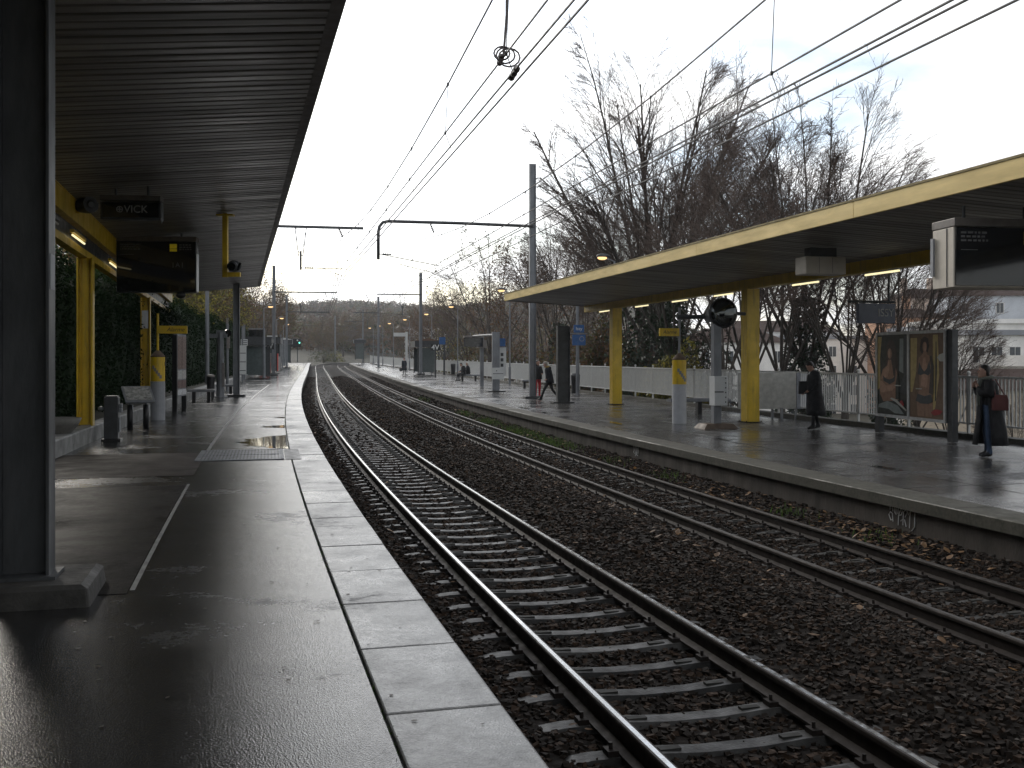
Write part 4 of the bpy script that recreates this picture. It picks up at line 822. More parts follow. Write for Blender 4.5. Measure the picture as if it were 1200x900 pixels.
mb.build('frame_edge', pm('silver_edge', (.55,.55,.54), .45, .1), q)
flat = lambda n, c, r=.45: pm(n, c, r, var=.18, scale=9.)
pc = dict(bg1=flat('poster_dark', (.025,.028,.022)), bg2=flat('poster_brown', (.17,.10,.055)), skin=flat('poster_skin', (.46,.27,.18)), skin2=flat('poster_skin_deep', (.30,.165,.105)), hair=flat('poster_hair', (.045,.027,.02)), cloth=flat('poster_cloth', (.045,.05,.055)), gold=flat('poster_gold', (.50,.38,.15)), white=flat('poster_white', (.5,.5,.45)), red=flat('poster_red', (.35,.03,.03)), grey=flat('poster_grey', (.26,.29,.28)))
def poster(y0, y1, shapes, name, bg):                      # poster plane faces -x; poster u runs 0..1 to the right, v 0..1 up
    mb = MB(); mb.bb(-.096, -.093, y0, y1, .49, 2.48); p = mb.build(name, bg, q)
    for i, (nm, m, pts) in enumerate(shapes):
        mb = MB(); x = -.0975-.0012*i; n = len(pts)
        P_ = [(y1+(y0-y1)*u, .49+1.99*v) for u, v in pts]
        mb.add([(x, y, z) for y, z in P_], [tuple(range(n))]); mb.build(nm, m, p)
    return p
def oval(cx, cy, rx, ry, n=18): return [(cx+rx*math.cos(2*PI*k/n), cy+ry*math.sin(2*PI*k/n)) for k in range(n)]
poster(.095, 1.53, [('printed_curtain', pc['gold'], [(.0,.3),(.10,.34),(.08,.7),(.14,.98),(.0,.98)]), ('printed_window', pc['grey'], [(.72,.55),(.86,.52),(.86,.95),(.74,.95)]), ('printed_glow', pc['cloth'], [(.66,.3),(.99,.26),(.99,.98),(.88,.98),(.88,.5)]), ('printed_hair', pc['hair'], [(.26,.52),(.28,.72),(.33,.88),(.42,.945),(.52,.93),(.60,.86),(.66,.7),(.70,.5),(.62,.44),(.3,.46)]),
 ('printed_body', pc['skin2'], [(.08,.26),(.10,.46),(.18,.57),(.33,.62),(.36,.69),(.46,.69),(.49,.62),(.62,.58),(.70,.46),(.72,.2),(.64,.18),(.2,.16)]), ('printed_light_side', pc['skin'], [(.12,.44),(.19,.56),(.34,.61),(.37,.68),(.41,.66),(.40,.56),(.34,.47),(.22,.46)]), ('printed_face', pc['skin2'], oval(.42,.765,.072,.068)), ('printed_cheek', pc['skin'], oval(.40,.765,.045,.058)), ('printed_fringe', pc['hair'], [(.31,.84),(.40,.86),(.47,.82),(.53,.7),(.56,.84),(.46,.92),(.36,.9)]),
 ('printed_strands', pc['hair'], [(.48,.72),(.54,.78),(.62,.6),(.6,.46),(.54,.5)]), ('printed_top', pc['cloth'], [(.19,.49),(.28,.455),(.40,.44),(.52,.455),(.60,.49),(.59,.42),(.42,.38),(.22,.42)]), ('printed_arm', pc['skin'], [(.08,.3),(.14,.27),(.5,.30),(.60,.34),(.58,.385),(.3,.36),(.16,.42),(.10,.42)]), ('printed_sleeve', pc['bg1'], [(.62,.2),(.73,.2),(.73,.46),(.68,.52),(.63,.4)]),
 ('printed_drape', pc['grey'], [(.02,.03),(.9,.02),(.7,.12),(.36,.17),(.05,.12)]), ('printed_shadow', pc['bg1'], [(.02,.02),(.6,.02),(.4,.07),(.05,.08)]), ('printed_flower', pc['red'], [(.74,.13),(.84,.1),(.9,.14),(.84,.19),(.77,.18)]), ('printed_highlight', pc['white'], [(.45,.2),(.62,.165),(.96,.06),(.985,.075),(.66,.195),(.48,.215)]), ('printed_words', pc['white'], [(.6,.362),(.8,.362),(.8,.376),(.6,.376)])], 'poster', pc['bg1'])
poster(-1.45, .005, [('printed_curtain', pc['gold'], [(.02,.3),(.08,.3),(.2,.56),(.22,.95),(.02,.95)]), ('printed_curtain', pc['gold'], [(.68,.1),(.74,.12),(.86,.5),(.82,.98),(.68,.98)]), ('printed_fold', pc['bg1'], [(.74,.2),(.77,.22),(.80,.6),(.78,.9),(.76,.9)]), ('printed_shade', pc['white'], [(.80,.715),(.86,.75),(.995,.77),(.995,.67),(.88,.672)]), ('printed_hair', pc['hair'], [(.30,.80),(.34,.93),(.44,.965),(.55,.94),(.58,.84),(.54,.78),(.36,.76)]),
 ('printed_body', pc['skin2'], [(.24,.02),(.22,.2),(.30,.36),(.29,.5),(.24,.64),(.27,.71),(.38,.75),(.42,.79),(.50,.79),(.53,.75),(.63,.72),(.67,.6),(.62,.44),(.60,.36),(.68,.2),(.66,.02)]), ('printed_light_side', pc['skin'], [(.34,.38),(.36,.52),(.40,.7),(.46,.72),(.52,.62),(.54,.45),(.5,.36)]), ('printed_gap', pc['bg2'], [(.445,.02),(.46,.16),(.475,.02)]), ('printed_face', pc['skin2'], oval(.455,.842,.062,.062)), ('printed_cheek', pc['skin'], oval(.47,.84,.04,.05)), ('printed_fringe', pc['hair'], [(.38,.86),(.42,.9),(.5,.9),(.53,.86),(.54,.92),(.46,.95),(.39,.93)]), ('printed_arm', pc['bg2'], [(.2,.44),(.26,.46),(.26,.66),(.22,.66)]), ('printed_jacket', pc['hair'], [(.58,.30),(.70,.28),(.72,.62),(.66,.74),(.6,.73),(.64,.6)]),
 ('printed_top', pc['cloth'], [(.25,.52),(.30,.66),(.38,.585),(.45,.55),(.52,.585),(.60,.68),(.64,.54),(.56,.505),(.45,.525),(.34,.505)]), ('printed_skirt', pc['cloth'], [(.20,.2),(.25,.285),(.46,.26),(.64,.285),(.70,.2),(.56,.17),(.34,.17)]),
 ('printed_flower', pc['red'], [(.64,.07),(.74,.04),(.9,.06),(.97,.1),(.84,.115),(.74,.11)]), ('printed_words', pc['white'], [(.2,.337),(.38,.337),(.38,.35),(.2,.35)])], 'poster', pc['bg2'])
# blue station name sign
q = thing('station_sign', 'dark blue hanging station sign reading ISSY above the far platform', 'sign', (8.45, 23.7, 0), .30)
mb = MB(); mb.bb(-.5, .5, 0, .1, 2.62, 3.08); f = mb.build('panel', M['navy'], q, bevel=.01); mb = MB(); mb.tube([(-.75, .05, 3.12), (.5, .05, 3.12)], .03, 8); rods(mb, (.36,), .05, 3.1, 3.9); mb.build('hanger', M['steel_dark'], q)
text_mesh('ISSY', .25, M['print'], f, (.24, -.003, 2.86), FACE)
# dark column stub, sign pole, bins
q = on('steel_totem', 'dark grey flat steel column standing behind the walking man', 'steel column', 42.98, 9.25, ZR)
mb = MB(); mb.bb(-.24, .24, -.08, .08, .04, 3.28); mb.bb(-.27, -.242, -.16, .16, .04, 3.28); mb.bb(.242, .27, -.16, .16, .04, 3.28); mb.build('column', M['steel_dark'], q, bevel=.008); mb = MB(); mb.bb(-.5, .42, -.3, .3, 0, .05); mb.build('foot_plate', M['black'], q)
def x_blue(q, h):
    mb = MB(); mb.bb(-.3, .4, -.09, -.05, 2.55, 3.1); b = mb.build('lower_sign', M['blue'], q); mb = MB(); mb.bb(-.22, .32, -.09, -.05, 3.2, 3.6); c = mb.build('upper_sign', M['blue'], q)
    text_mesh('Issy', .24, M['white'], c, (.05, -.094, 3.4), FACE); mb = MB(); mb.tube([(.2+.12*math.cos(a*PI/8), -.094, 2.88+.12*math.sin(a*PI/8)) for a in range(17)], .015, 5); mb.build('emblem', M['print'], b)
    mb = MB(); mb.bb(-.6, .5, -.1, 0, 3.13, 3.17); mb.build('crossbar', M['steel'], q)
pole(51.4, 12.2, ZR, 5.2, .085, M['steel'], 'grey pole with two small blue signs right of the dark column', name='sign_pole', cat='sign pole', extra=x_blue)
def bin_(s, off, z, label):
    q = on('litter_bin', label, 'bin', s, off, z, None); mb = MB(); mb.tube([(0,0,.06),(0,0,1.0)], [.2, .24], 14); mb.build('bin_body', M['black'], q); mb = MB(); mb.lathe([(.25, 1.0), (.2, 1.1), (.01, 1.12)], n=14); mb.build('lid', M['steel_dark'], q)
bin_(52.2, 12.3, ZR, 'dark round bin at the foot of the blue sign pole'); bin_(99.2, 12.3, .05, 'small dark bin by the white fence left of the seated couple')
# display gantry with T-shaped post
q = on('display_gantry', 'grey T-shaped gantry post with small display and white panel on the far platform', 'display gantry', 57.3, 9.03, ZR)
mb = MB(); mb.bb(-.2, .2, -.15, .15, .06, 3.35); mb.build('post', M['steel'], q, bevel=.01); mb = MB(); mb.box((0, 0, .03), (1.0, .8, .06)); mb.build('foot', M['black'], q)
mb = MB(); mb.tube([(0, .0, 3.2), (0, 4, 3.25), (.1, 8.5, 3.3)], .07, 8); mb.build('arm', M['mast_dark'], q)
mb = MB(); mb.bb(-.22, .42, -.2, -.155, .7, 1.35); b = mb.build('white_box', M['white'], q); mb = MB(); mb.bb(-.2, .4, -.206, -.201, 1.0, 1.03); mb.bb(-.02, .04, -.206, -.201, 1.15, 1.2); mb.build('box_fitting', M['black'], b)
mb = MB(); mb.bb(.22, .62, .1, .16, .9, 2.5); b = mb.build('side_panel', M['white'], q); mb = MB(); [mb.bb(.3, .46, .092, .098, 1.1+.3*k, 1.28+.3*k) for k in range(4)]; mb.build('printed_lines', M['steel_dark'], b)
mb = MB(); mb.bb(.2, .55, .0, .08, 2.55, 3.0); mb.build('blue_sign', M['blue'], q)
q = on('display_board', 'small dark hanging display left of the T-shaped gantry post', 'display board', 66, 9.25, ZR)
mb = MB(); mb.bb(-.7, .5, -.2, .2, 2.6, 3.2); mb.build('casing', M['screen'], q, bevel=.02); mb = MB(); mb.bb(-.72, .52, -.22, .22, 3.2, 3.32); mb.build('top_rail', M['lip'], q); mb = MB(); rods(mb, (-.3, .3), 0, 3.32, 3.5); mb.build('hanger', M['steel'], q)
q = on('telephone_post', 'grey post with a pale box behind the seated couple', 'post', 67.5, 9.95, ZR)
mb = MB(); mb.bb(-.12, .12, -.1, .1, 0, 3.3); mb.build('post', M['steel'], q); mb = MB(); mb.bb(-.3, .3, -.2, .2, 2.55, 3.05); mb.build('pale_box', M['lip'], q)
q = on('white_crossarm_sign', 'white sign arm on a white post by the far shelter', 'sign', 112, 8.9, .08)
mb = MB(); mb.bb(-.12, .12, -.1, .1, 0, 4.4); mb.build('post', M['white'], q); mb = MB(); mb.bb(-1.4, .0, -.1, .1, 3.9, 4.3); mb.build('arm', M['white'], q)
pole(99, 11.4, .05, 3.7, .08, M['steel_dark'], 'dark thin pole with small blue sign left of the seated couple', cat='pole', extra=lambda q, h: MB().box((-.2, -.08, h-.4), (.6, .05, .7)).build('blue_sign', M['blue'], q))
# street lamps along the fence
lamp_s = [47.6, 72.6, 98, 117, 137, 156, 172, 190]
lab = ['orange street lamp rising above the far canopy roof', 'orange street lamp whose head shows at the corner of the far canopy', 'tall lit street lamp above the seated couple', 'lit street lamp right of the far shelter mast', 'lit street lamp left of the far shelter mast, nearest there', 'second lit street lamp left of the far shelter mast', 'third lit street lamp left of the far shelter mast', 'farthest lit street lamp of the far platform']
def street_lamp(s, off, z, h, label, dirx, group):
    q = on('street_lamp', label, 'street lamp', s, off, z, group); mb = MB(); mb.tube([(0,0,0),(0,0,1.2),(0,0,1.25),(0,0,h)], [.09,.09,.06,.05], 10); mb.tube([(0,0,h-.05),(dirx*.35,0,h+.12)], .035, 8); mb.build('pole', M['steel'], q)
    mb = MB(); mb.loft([[(dirx*(.2+x), w_*math.cos(2*PI*k/12), h+.17+hh*max(0, math.sin(2*PI*k/12))) for k in range(12)] for x, w_, hh in ((0,.06,.06),(.15,.14,.16),(.5,.16,.18),(.68,.08,.1))]); hd = mb.build('lamp_head', M['steel_dark'], q, smooth=True)
    mb = MB(); mb.ball((dirx*.62, 0, h+.13), (.24, .15, .1), 12, 6); mb.build('lamp_lens', M['lens'], hd, smooth=True); return q
first = street_lamp(lamp_s[0], 13.0, ZR, 6.55, lab[0], -1, 'street lamps along the white fence')
for s_, l_ in zip(lamp_s[1:], lab[1:]): dup(first, at(s_, fence_off(s_)-.45, ZR), -head(s_), l_, 'street lamps along the white fence')
for s_, l_ in zip((133, 163, 100), ('lit street lamp farther back on the near platform, left of the signal', 'lit street lamp nearest the signal on the near platform', 'lit street lamp half hidden in the leaves over the near shelters')): street_lamp(s_, -5.6, .2, 6.2, l_, 1, 'street lamps of the near platform')
# graffiti on the far platform wall
def graffiti(s, strokes, scale, label):
    q = on('graffiti', label, 'graffiti', s, EDGE_R+.08, 0, None, -PI/2+0.); mb = MB()
    for st in strokes: mb.tube([(x*scale, -.004, -.565+z*.34) for x, z in st], .008, 4)
    return mb.build('spray_lines', M['graffiti'], q)
g1 = [[(.0,.55),(.06,.68),(.14,.62),(.16,.3)],[(.0,.55),(.08,.33),(.14,.38)],[(.05,.9),(.05,.75)],[(.14,.9),(.16,.72)],[(.22,.9),(.23,.68),(.28,.62),(.28,.92)],[(.36,.9),(.35,.66)],[(.36,.2),(.38,.62),(.46,.9),(.52,.82),(.48,.66),(.38,.6)],[(.46,.4),(.54,.5),(.54,.25)],[(.54,.28),(.56,.8),(.64,.9),(.7,.8),(.62,.6)],[(.6,.5),(.66,.22)],[(.7,.9),(.74,.72),(.84,.92),(.8,.7),(.78,.2)],[(.86,.1),(.97,.3),(.98,.85)]]
graffiti(13.5, g1, .6, 'white spray scribble on the far platform wall below the billboard')
graffiti(23.9, [[(.0,.5),(.15,.35)],[(.05,.9),(.1,.5),(.2,.7),(.25,.95)],[(.3,.2),(.35,.9),(.4,.3)],[(.5,.9),(.45,.3),(.6,.25),(.7,.5),(.68,.9)],[(.6,.8),(.58,.4)]], .5, 'faint small spray scribble on the far platform wall below the far yellow post')
# ------------------------------------------------------------------ people (facing local +x)
def person(label, loc, rz, J, cols, height=1.75, hair='hairdark', group=None, slim=1.):
    """J: joint positions for a 1.75 m figure; cols: material per region (0 skin 1 top 2 legs 3 shoes)"""
    q = thing('person', label, 'person', loc, rz, group); k = height/1.75
    R = dict(pelvis=.135, waist=.125, chest=.15, neck=.06, nape=.055, hipL=.10, hipR=.10, kneeL=.062, kneeR=.062, ankL=.042, ankR=.042, toeL=.036, toeR=.036, heelL=.04, heelR=.04, shL=.072, shR=.072, elL=.05, elR=.05, wrL=.034, wrR=.034, paL=.035, paR=.035)
    E = [('pelvis','waist',1),('waist','chest',1),('chest','neck',1),('neck','nape',0),('pelvis','hipL',2),('hipL','kneeL',2),('kneeL','ankL',2),('ankL','toeL',3),('pelvis','hipR',2),('hipR','kneeR',2),('kneeR','ankR',2),('ankR','toeR',3),('ankL','heelL',3),('ankR','heelR',3),
         ('chest','shL',1),('shL','elL',1),('elL','wrL',1),('wrL','paL',0),('chest','shR',1),('shR','elR',1),('elR','wrR',1),('wrR','paR',0)]
    names = list(R); idx = {n_: i for i, n_ in enumerate(names)}
    me = bpy.data.meshes.new('person'); me.from_pydata([J[n_] for n_ in names], [(idx[a], idx[b]) for a, b, _ in E], []); o = bpy.data.objects.new('tmp', me); COL.objects.link(o)
    sk = o.modifiers.new('s', 'SKIN'); sk.use_smooth_shade = True; sub = o.modifiers.new('u', 'SUBSURF'); sub.levels = 1; sub.render_levels = 1
    if not me.skin_vertices: bpy.ops.object.select_all(action='DESELECT'); bpy.context.view_layer.objects.active = o; bpy.ops.object.modifier_add(type='SKIN'); o.modifiers.remove(o.modifiers[-1])
    for i, n_ in enumerate(names):
        d_ = me.skin_vertices[0].data[i]; r = R[n_]*slim; d_.radius = (r*1.12, r) if n_ in ('chest', 'waist', 'pelvis') else (r, r); d_.use_root = n_ == 'pelvis'
    dg = bpy.context.evaluated_depsgraph_get(); m2 = bpy.data.meshes.new_from_object(o.evaluated_get(dg)); bpy.data.objects.remove(o)
    V = [tuple(v.co) for v in m2.vertices]; F = [tuple(p.vertices) for p in m2.polygons]; mi = []
    A = np.array([J[a] for a, b, _ in E], float); B = np.array([J[b] for a, b, _ in E], float); T = [t for *_, t in E]
    for p in m2.polygons:
        c = np.array(p.center); f = np.clip(((c-A)*(B-A)).sum(1)/((B-A)**2).sum(1), 0, 1); dd = ((A+(B-A)*f[:, None]-c)**2).sum(1); mi.append(T[int(dd.argmin())])
    mb = MB(); mb.add(V, F); mb.m = mi
    hx, hy, hz = J['head']; fa = J.get('face', 0.); ca, sa = math.cos(fa), math.sin(fa)                   # head: skull, jaw, nose, ears; fa tilts it forward/down
    def hp(x, y, z): return (hx+x*ca+z*sa, hy+y, hz-x*sa+z*ca)
    rings = []
    for z, rx, ry, x0 in ((-.125,.03,.03,.045),(-.115,.055,.045,.035),(-.085,.075,.06,.02),(-.04,.088,.07,.008),(0,.094,.075,.002),(.045,.096,.077,0),(.085,.085,.068,-.004),(.112,.055,.045,-.006),(.124,.015,.012,-.006)):
        rings.append([hp(x0+rx*math.cos(2*PI*a/14), ry*math.sin(2*PI*a/14), z) for a in range(14)])
    mb.loft(rings, 0)
    mb.loft([[hp(.088, -.012, .03), hp(.088, .012, .03), hp(.09, 0, .032)], [hp(.098, -.016, -.02), hp(.098, .016, -.02), hp(.122, 0, -.018)], [hp(.085, -.012, -.03), hp(.085, .012, -.03), hp(.1, 0, -.032)]], 0)
    for s_ in (-1, 1): mb.ball(hp(-.005, s_*.078, -.005), (.02, .012, .032), 8, 6, 0); mb.ball(hp(.083, s_*.032, .012), (.012, .014, .008), 6, 4, 3)
    mb.ball(hp(.092, 0, -.062), (.012, .026, .007), 8, 4, 0)
    for s_ in 'LR':                                                      # four curled fingers of different lengths and a thumb from the side of each palm
        w_, p_ = Vector(J['wr'+s_]), Vector(J['pa'+s_]); d_ = (p_-w_).normalized(); sd = d_.cross(Vector((0, 0, 1))); sd = sd.normalized() if sd.length > .05 else Vector((1, 0, 0)); up = sd.cross(d_)
        for i, ln in enumerate((.068, .078, .073, .056)):
            b = p_+sd*(.011*(i-1.5)*1.6); c = b+d_*ln*.5; e_ = c+(d_*.6-up*.8).normalized()*ln*.5; mb.tube([b-d_*.02, c, e_], [.0095, .0085, .007], 6, 0)
        b = w_.lerp(p_, .35); mb.tube([b, b+(d_*.5+sd*.8).normalized()*.04, b+(d_*.9+sd*.5).normalized()*.072], [.012, .0105, .008], 6, 0)
    body = mb.build('body', [M[c] for c in cols], q, smooth=True); body.scale = (k, k, k)
    mb = MB(); rings = []
    for z, rx, ry, x0 in ((-.07,.035,.066,-.06),(-.02,.05,.079,-.046),(.03,.075,.085,-.025),(.07,.096,.083,-.012),(.105,.08,.066,-.01),(.132,.045,.04,-.01),(.14,.012,.01,-.01)):
        rings.append([hp(x0+rx*math.cos(2*PI*a/14), ry*math.sin(2*PI*a/14), z) for a in range(14)])
    h = mb.loft(rings).build('hair', M[hair], q, smooth=True); h.scale = (k, k, k)
    return q, k
def garment(q, k, rings, mat, name='coat', n=18, fold=.0, gap=None):
    """rings: (x, y, z, rx, ry)"""
    if gap:                                                # an open coat: each ring leaves out an angle gap[j] centred on gap[-1]
        mb = MB(); vs = []; fs = []; n = 22
        for j, (x, y, z, rx, ry) in enumerate(rings):
            f = fold*(1-j/len(rings))
            for i in range(n): a = gap[-1]+gap[j]/2+(2*PI-gap[j])*i/(n-1); m = 1+f*math.sin(i*1.7+1); vs.append((x+rx*m*math.cos(a), y+ry*m*math.sin(a), z))
        for j in range(len(rings)-1):
            for i in range(n-1): fs.append((j*n+i, j*n+i+1, (j+1)*n+i+1, (j+1)*n+i))
        o = mb.add(vs, fs).build(name, M[mat], q, smooth=True); so_ = o.modifiers.new('thick', 'SOLIDIFY'); so_.thickness = .02; o.scale = (k, k, k); return o
    mb = MB(); R_ = []
    for j, (x, y, z, rx, ry) in enumerate(rings):
        f = fold*j/len(rings); R_.append([(x+(rx*(1+f*math.sin(a*2*PI/n*5+1)))*math.cos(2*PI*a/n), y+(ry*(1+f*math.sin(a*2*PI/n*5+1)))*math.sin(2*PI*a/n), z) for a in range(n)])
    o = mb.loft(R_).build(name, M[mat] if isinstance(mat, str) else mat, q, smooth=True); o.scale = (k, k, k); return o
def standing(**kw):
    J = dict(pelvis=(0,0,.95), waist=(.0,0,1.1), chest=(0,0,1.3), neck=(0,0,1.47), nape=(.012,0,1.53), head=(.03,0,1.625), hipL=(0,.09,.88), hipR=(0,-.09,.88), kneeL=(.02,.1,.49), kneeR=(.02,-.1,.49), ankL=(-.01,.1,.08), ankR=(-.01,-.1,.08), toeL=(.15,.11,.035), toeR=(.15,-.11,.035), heelL=(-.05,.1,.04), heelR=(-.05,-.1,.04),
             shL=(0,.18,1.42), shR=(0,-.18,1.42), elL=(-.02,.23,1.14), elR=(-.02,-.23,1.14), wrL=(.05,.23,.89), wrR=(.05,-.23,.89), paL=(.07,.22,.82), paR=(.07,-.22,.82)); J.update(kw); return J
# man reading, long black coat, facing the tracks
x, y, z = at(25.6, 11.5, ZR)
q, k = person('man in long black coat with bowed head holding a folder by the notice screens', (x, y, z), PI+.15, standing(head=(.10,0,1.585), nape=(.05,0,1.51), face=.55, chest=(.02,0,1.3), neck=(.03,0,1.45), elL=(.02,.24,1.13), wrL=(.2,.1,.98), paL=(.25,.06,.95), elR=(.0,-.24,1.13), wrR=(.2,-.1,.95), paR=(.26,-.06,.92), kneeL=(.06,.1,.49), kneeR=(-.06,-.1,.5), ankL=(.08,.1,.08), ankR=(-.16,-.1,.09), toeL=(.24,.11,.035), toeR=(-.01,-.11,.035), heelL=(.04,.1,.04), heelR=(-.2,-.1,.05)), ['skin', 'coat', 'coat', 'black'], 1.86)
garment(q, k, [(-.06,0,.36,.25,.26),(-.04,0,.5,.235,.25),(-.02,0,.75,.21,.23),(0,0,1.0,.185,.22),(.01,0,1.2,.175,.225),(.01,0,1.36,.155,.22),(.01,0,1.45,.11,.15),(.015,0,1.5,.07,.08)], 'coat', fold=.05)
mb = MB(); mb.box((.13, 0, 1.40), (.03, .06, .16), 0, 0, 0, -.3); o = mb.build('shirt_collar', M['white'], q); o.scale = (k,)*3
q2 = thing('folder', 'black folder held by the man in the long coat', 'folder', (x-.33, y-.10, z+1.13), .15); mb = MB(); mb.box((0, 0, 0), (.24, .05, .34), 0, 0, .12); mb.bb(-.12, .12, -.03, .03, .155, .175); mb.build('cover', M['black'], q2, bevel=.01)
# man in a black cloak-like coat with a red bag
x, y, z = at(17.75, 10.78, ZR)
q, k = person('man with a long open black coat, jeans and a red bag at the right edge', (x, y, z), PI-.25, standing(head=(.07,0,1.615), face=-.08, neck=(.02,0,1.47), elL=(.04,.27,1.2), wrL=(.2,.10,1.32), paL=(.2,.05,1.38), elR=(.08,-.25,1.16), wrR=(.24,-.06,1.34), paR=(.22,-.02,1.41)), ['skin', 'coat', 'jeans', 'black'], 1.79)
garment(q, k, [(-.05,0,.24,.31,.30),(-.05,0,.5,.28,.27),(-.04,0,.8,.235,.24),(-.02,0,1.05,.20,.22),(-.01,0,1.22,.18,.225),(-.01,0,1.38,.155,.23),(0,0,1.46,.11,.15),(.01,0,1.5,.08,.085)], 'coat', fold=.06, gap=[1.0,.9,.75,.6,.5,.4,.3,.3,.95])
for s_ in (-1, 1): mb = MB(); mb.tube([(0, s_*.17, 1.42), (.03, s_*.26, 1.2), (.14, s_*.17, 1.24), (.18, s_*.1, 1.29)], [.10, .105, .085, .06], 12); o = mb.build('sleeve', M['coat'], q, smooth=True); o.scale = (k,)*3
mb = MB(); mb.tube([(.09*math.cos(a*PI/6)+.02, .1*math.sin(a*PI/6), 1.50-.02*math.cos(a*PI/6)) for a in range(13)], .035, 8); mb.tube([(.12, .03, 1.5), (.17, .05, 1.3), (.16, .06, .98)], [.035, .045, .04], 8); o = mb.build('scarf', M['greyscarf'], q, smooth=True); o.scale = (k,)*3
q2 = thing('shoulder_bag', 'dull red shoulder bag at the hip of the man in the open black coat', 'bag', (x, y, z), PI-.25); mb = MB(); mb.loft([[(-.16+.11*a, .28+.06*b, zz_) for a, b in ((-1.3,-1),(1.3,-1),(1.3,1),(-1.3,1))] for zz_ in (.92, 1.12)]+[[(-.17+.09*a, .27+.05*b, 1.22) for a, b in ((-1.2,-1),(1.2,-1),(1.2,1),(-1.2,1))]]); mb.build('bag_body', M['bagred'], q2, bevel=.02); mb = MB(); mb.tube([(-.08, .27, 1.2), (-.05, .2, 1.5), (-.1, .12, 1.52), (-.25, .25, 1.2)], .013, 6); mb.build('strap', M['bagred'], q2)
# striding man with grey hair
x, y, z = at(44.6, 9.05, ZR)
q, k = person('grey-haired man in a dark jacket striding left past the pipe-boom mast', (x, y, z), PI-.1, standing(pelvis=(0,0,.92), head=(.16,0,1.58), nape=(.1,0,1.5), neck=(.08,0,1.44), chest=(.05,0,1.27), face=.25, kneeL=(.22,.09,.5), ankL=(.36,.09,.12), toeL=(.5,.1,.07), heelL=(.31,.09,.06), kneeR=(-.12,-.09,.49), ankR=(-.42,-.09,.14), toeR=(-.3,-.1,.035), heelR=(-.47,-.09,.13), elL=(-.05,.24,1.14), wrL=(.1,.2,.95), paL=(.16,.18,.92), elR=(-.0,-.26,1.13), wrR=(.12,-.2,.96), paR=(.18,-.18,.94), hipL=(.02,.09,.86), hipR=(-.02,-.09,.86)), ['skin', 'navycloth', 'coat', 'black'], 1.80, 'hairgrey')
garment(q, k, [(-.02,0,.78,.19,.22),(-.01,0,.9,.185,.215),(.01,0,1.1,.16,.2),(.05,0,1.3,.155,.2),(.06,0,1.4,.13,.18),(.08,0,1.46,.07,.08)], 'navycloth', 'jacket', fold=.04)
mb = MB(); mb.tube([(.07*math.cos(a*PI/6)+.09, .075*math.sin(a*PI/6), 1.48-.02*math.cos(a*PI/6)) for a in range(13)], .03, 8); o = mb.build('scarf', M['scarf'], q, smooth=True); o.scale = (k,)*3
# woman in red trousers behind him
x, y, z = at(48.6, 9.45, ZR)
q, k = person('person in red trousers and black jacket half hidden behind the pipe-boom mast', (x, y, z), -PI/2+.5, standing(elL=(.04,.24,1.14), wrL=(.2,.12,1.1), paL=(.26,.09,1.12)), ['skin', 'coat', 'redcloth', 'redcloth'], 1.80)
garment(q, k, [(0,0,.86,.17,.23),(0,0,1.1,.15,.21),(0,0,1.3,.15,.21),(0,0,1.42,.11,.16),(.01,0,1.5,.06,.07)], 'coat', 'jacket', fold=.04)
mb = MB(); mb.ball((-.05, 0, 1.6), (.10, .11, .17), 12, 8); o = mb.build('long_hair', M['hairdark'], q, smooth=True); o.scale = (k,)*3
# seated couple
def seated(**kw):
    J = standing(pelvis=(0,0,.60), waist=(-.02,0,.76), chest=(-.01,0,.96), neck=(.02,0,1.13), nape=(.035,0,1.19), head=(.06,0,1.285), hipL=(.06,.1,.58), hipR=(.06,-.1,.58), kneeL=(.46,.11,.52), kneeR=(.46,-.1,.52), ankL=(.42,.11,.08), ankR=(.52,-.1,.08), toeL=(.58,.12,.035), toeR=(.68,-.1,.035), heelL=(.37,.11,.04), heelR=(.47,-.1,.04), shL=(0,.18,1.08), shR=(0,-.18,1.08), elL=(.06,.23,.82), elR=(.06,-.23,.82), wrL=(.3,.14,.72), wrR=(.3,-.14,.72), paL=(.37,.1,.70), paR=(.37,-.1,.70)); J.update(kw); return J
for (s_, o_, lb, hr, kx, rz_) in ((80.9, 11.05, 'seated person in black with fair hair, left of the couple on the bench', 'hairgrey', {}, PI+.1), (79.9, 10.55, 'seated person in dark clothes leaning forward, right of the couple on the bench', 'hairdark', dict(head=(.2,0,1.24), nape=(.13,0,1.16), neck=(.1,0,1.1), chest=(.05,0,.95), face=.3), PI+.5)):
    x, y, z = at(s_, o_, ZR+.02); q, k = person(lb, (x, y, z-.0), rz_, seated(**kx), ['skin', 'coat', 'coat', 'black'], 1.85, hr); garment(q, k, [(.05,0,.5,.2,.24),(.0,0,.62,.19,.23),(0,0,.8,.165,.21),(.02,0,1.0,.16,.21),(.03,0,1.1,.11,.16),(.04,0,1.16,.06,.07)], 'coat', 'jacket', fold=.04)
x, y, z = at(103.8, 7.95, .0)
q, k = person('distant standing person in a long dark coat near the far platform edge', (x, y, at(103.8, 0, ZR)[2]), -PI/2-.2, standing(), ['skin', 'navycloth', 'coat', 'black'], 1.78)
garment(q, k, [(0,0,.5,.22,.27),(0,0,.8,.19,.25),(0,0,1.1,.17,.23),(0,0,1.35,.15,.22),(0,0,1.46,.09,.13)], 'navycloth', fold=.05)
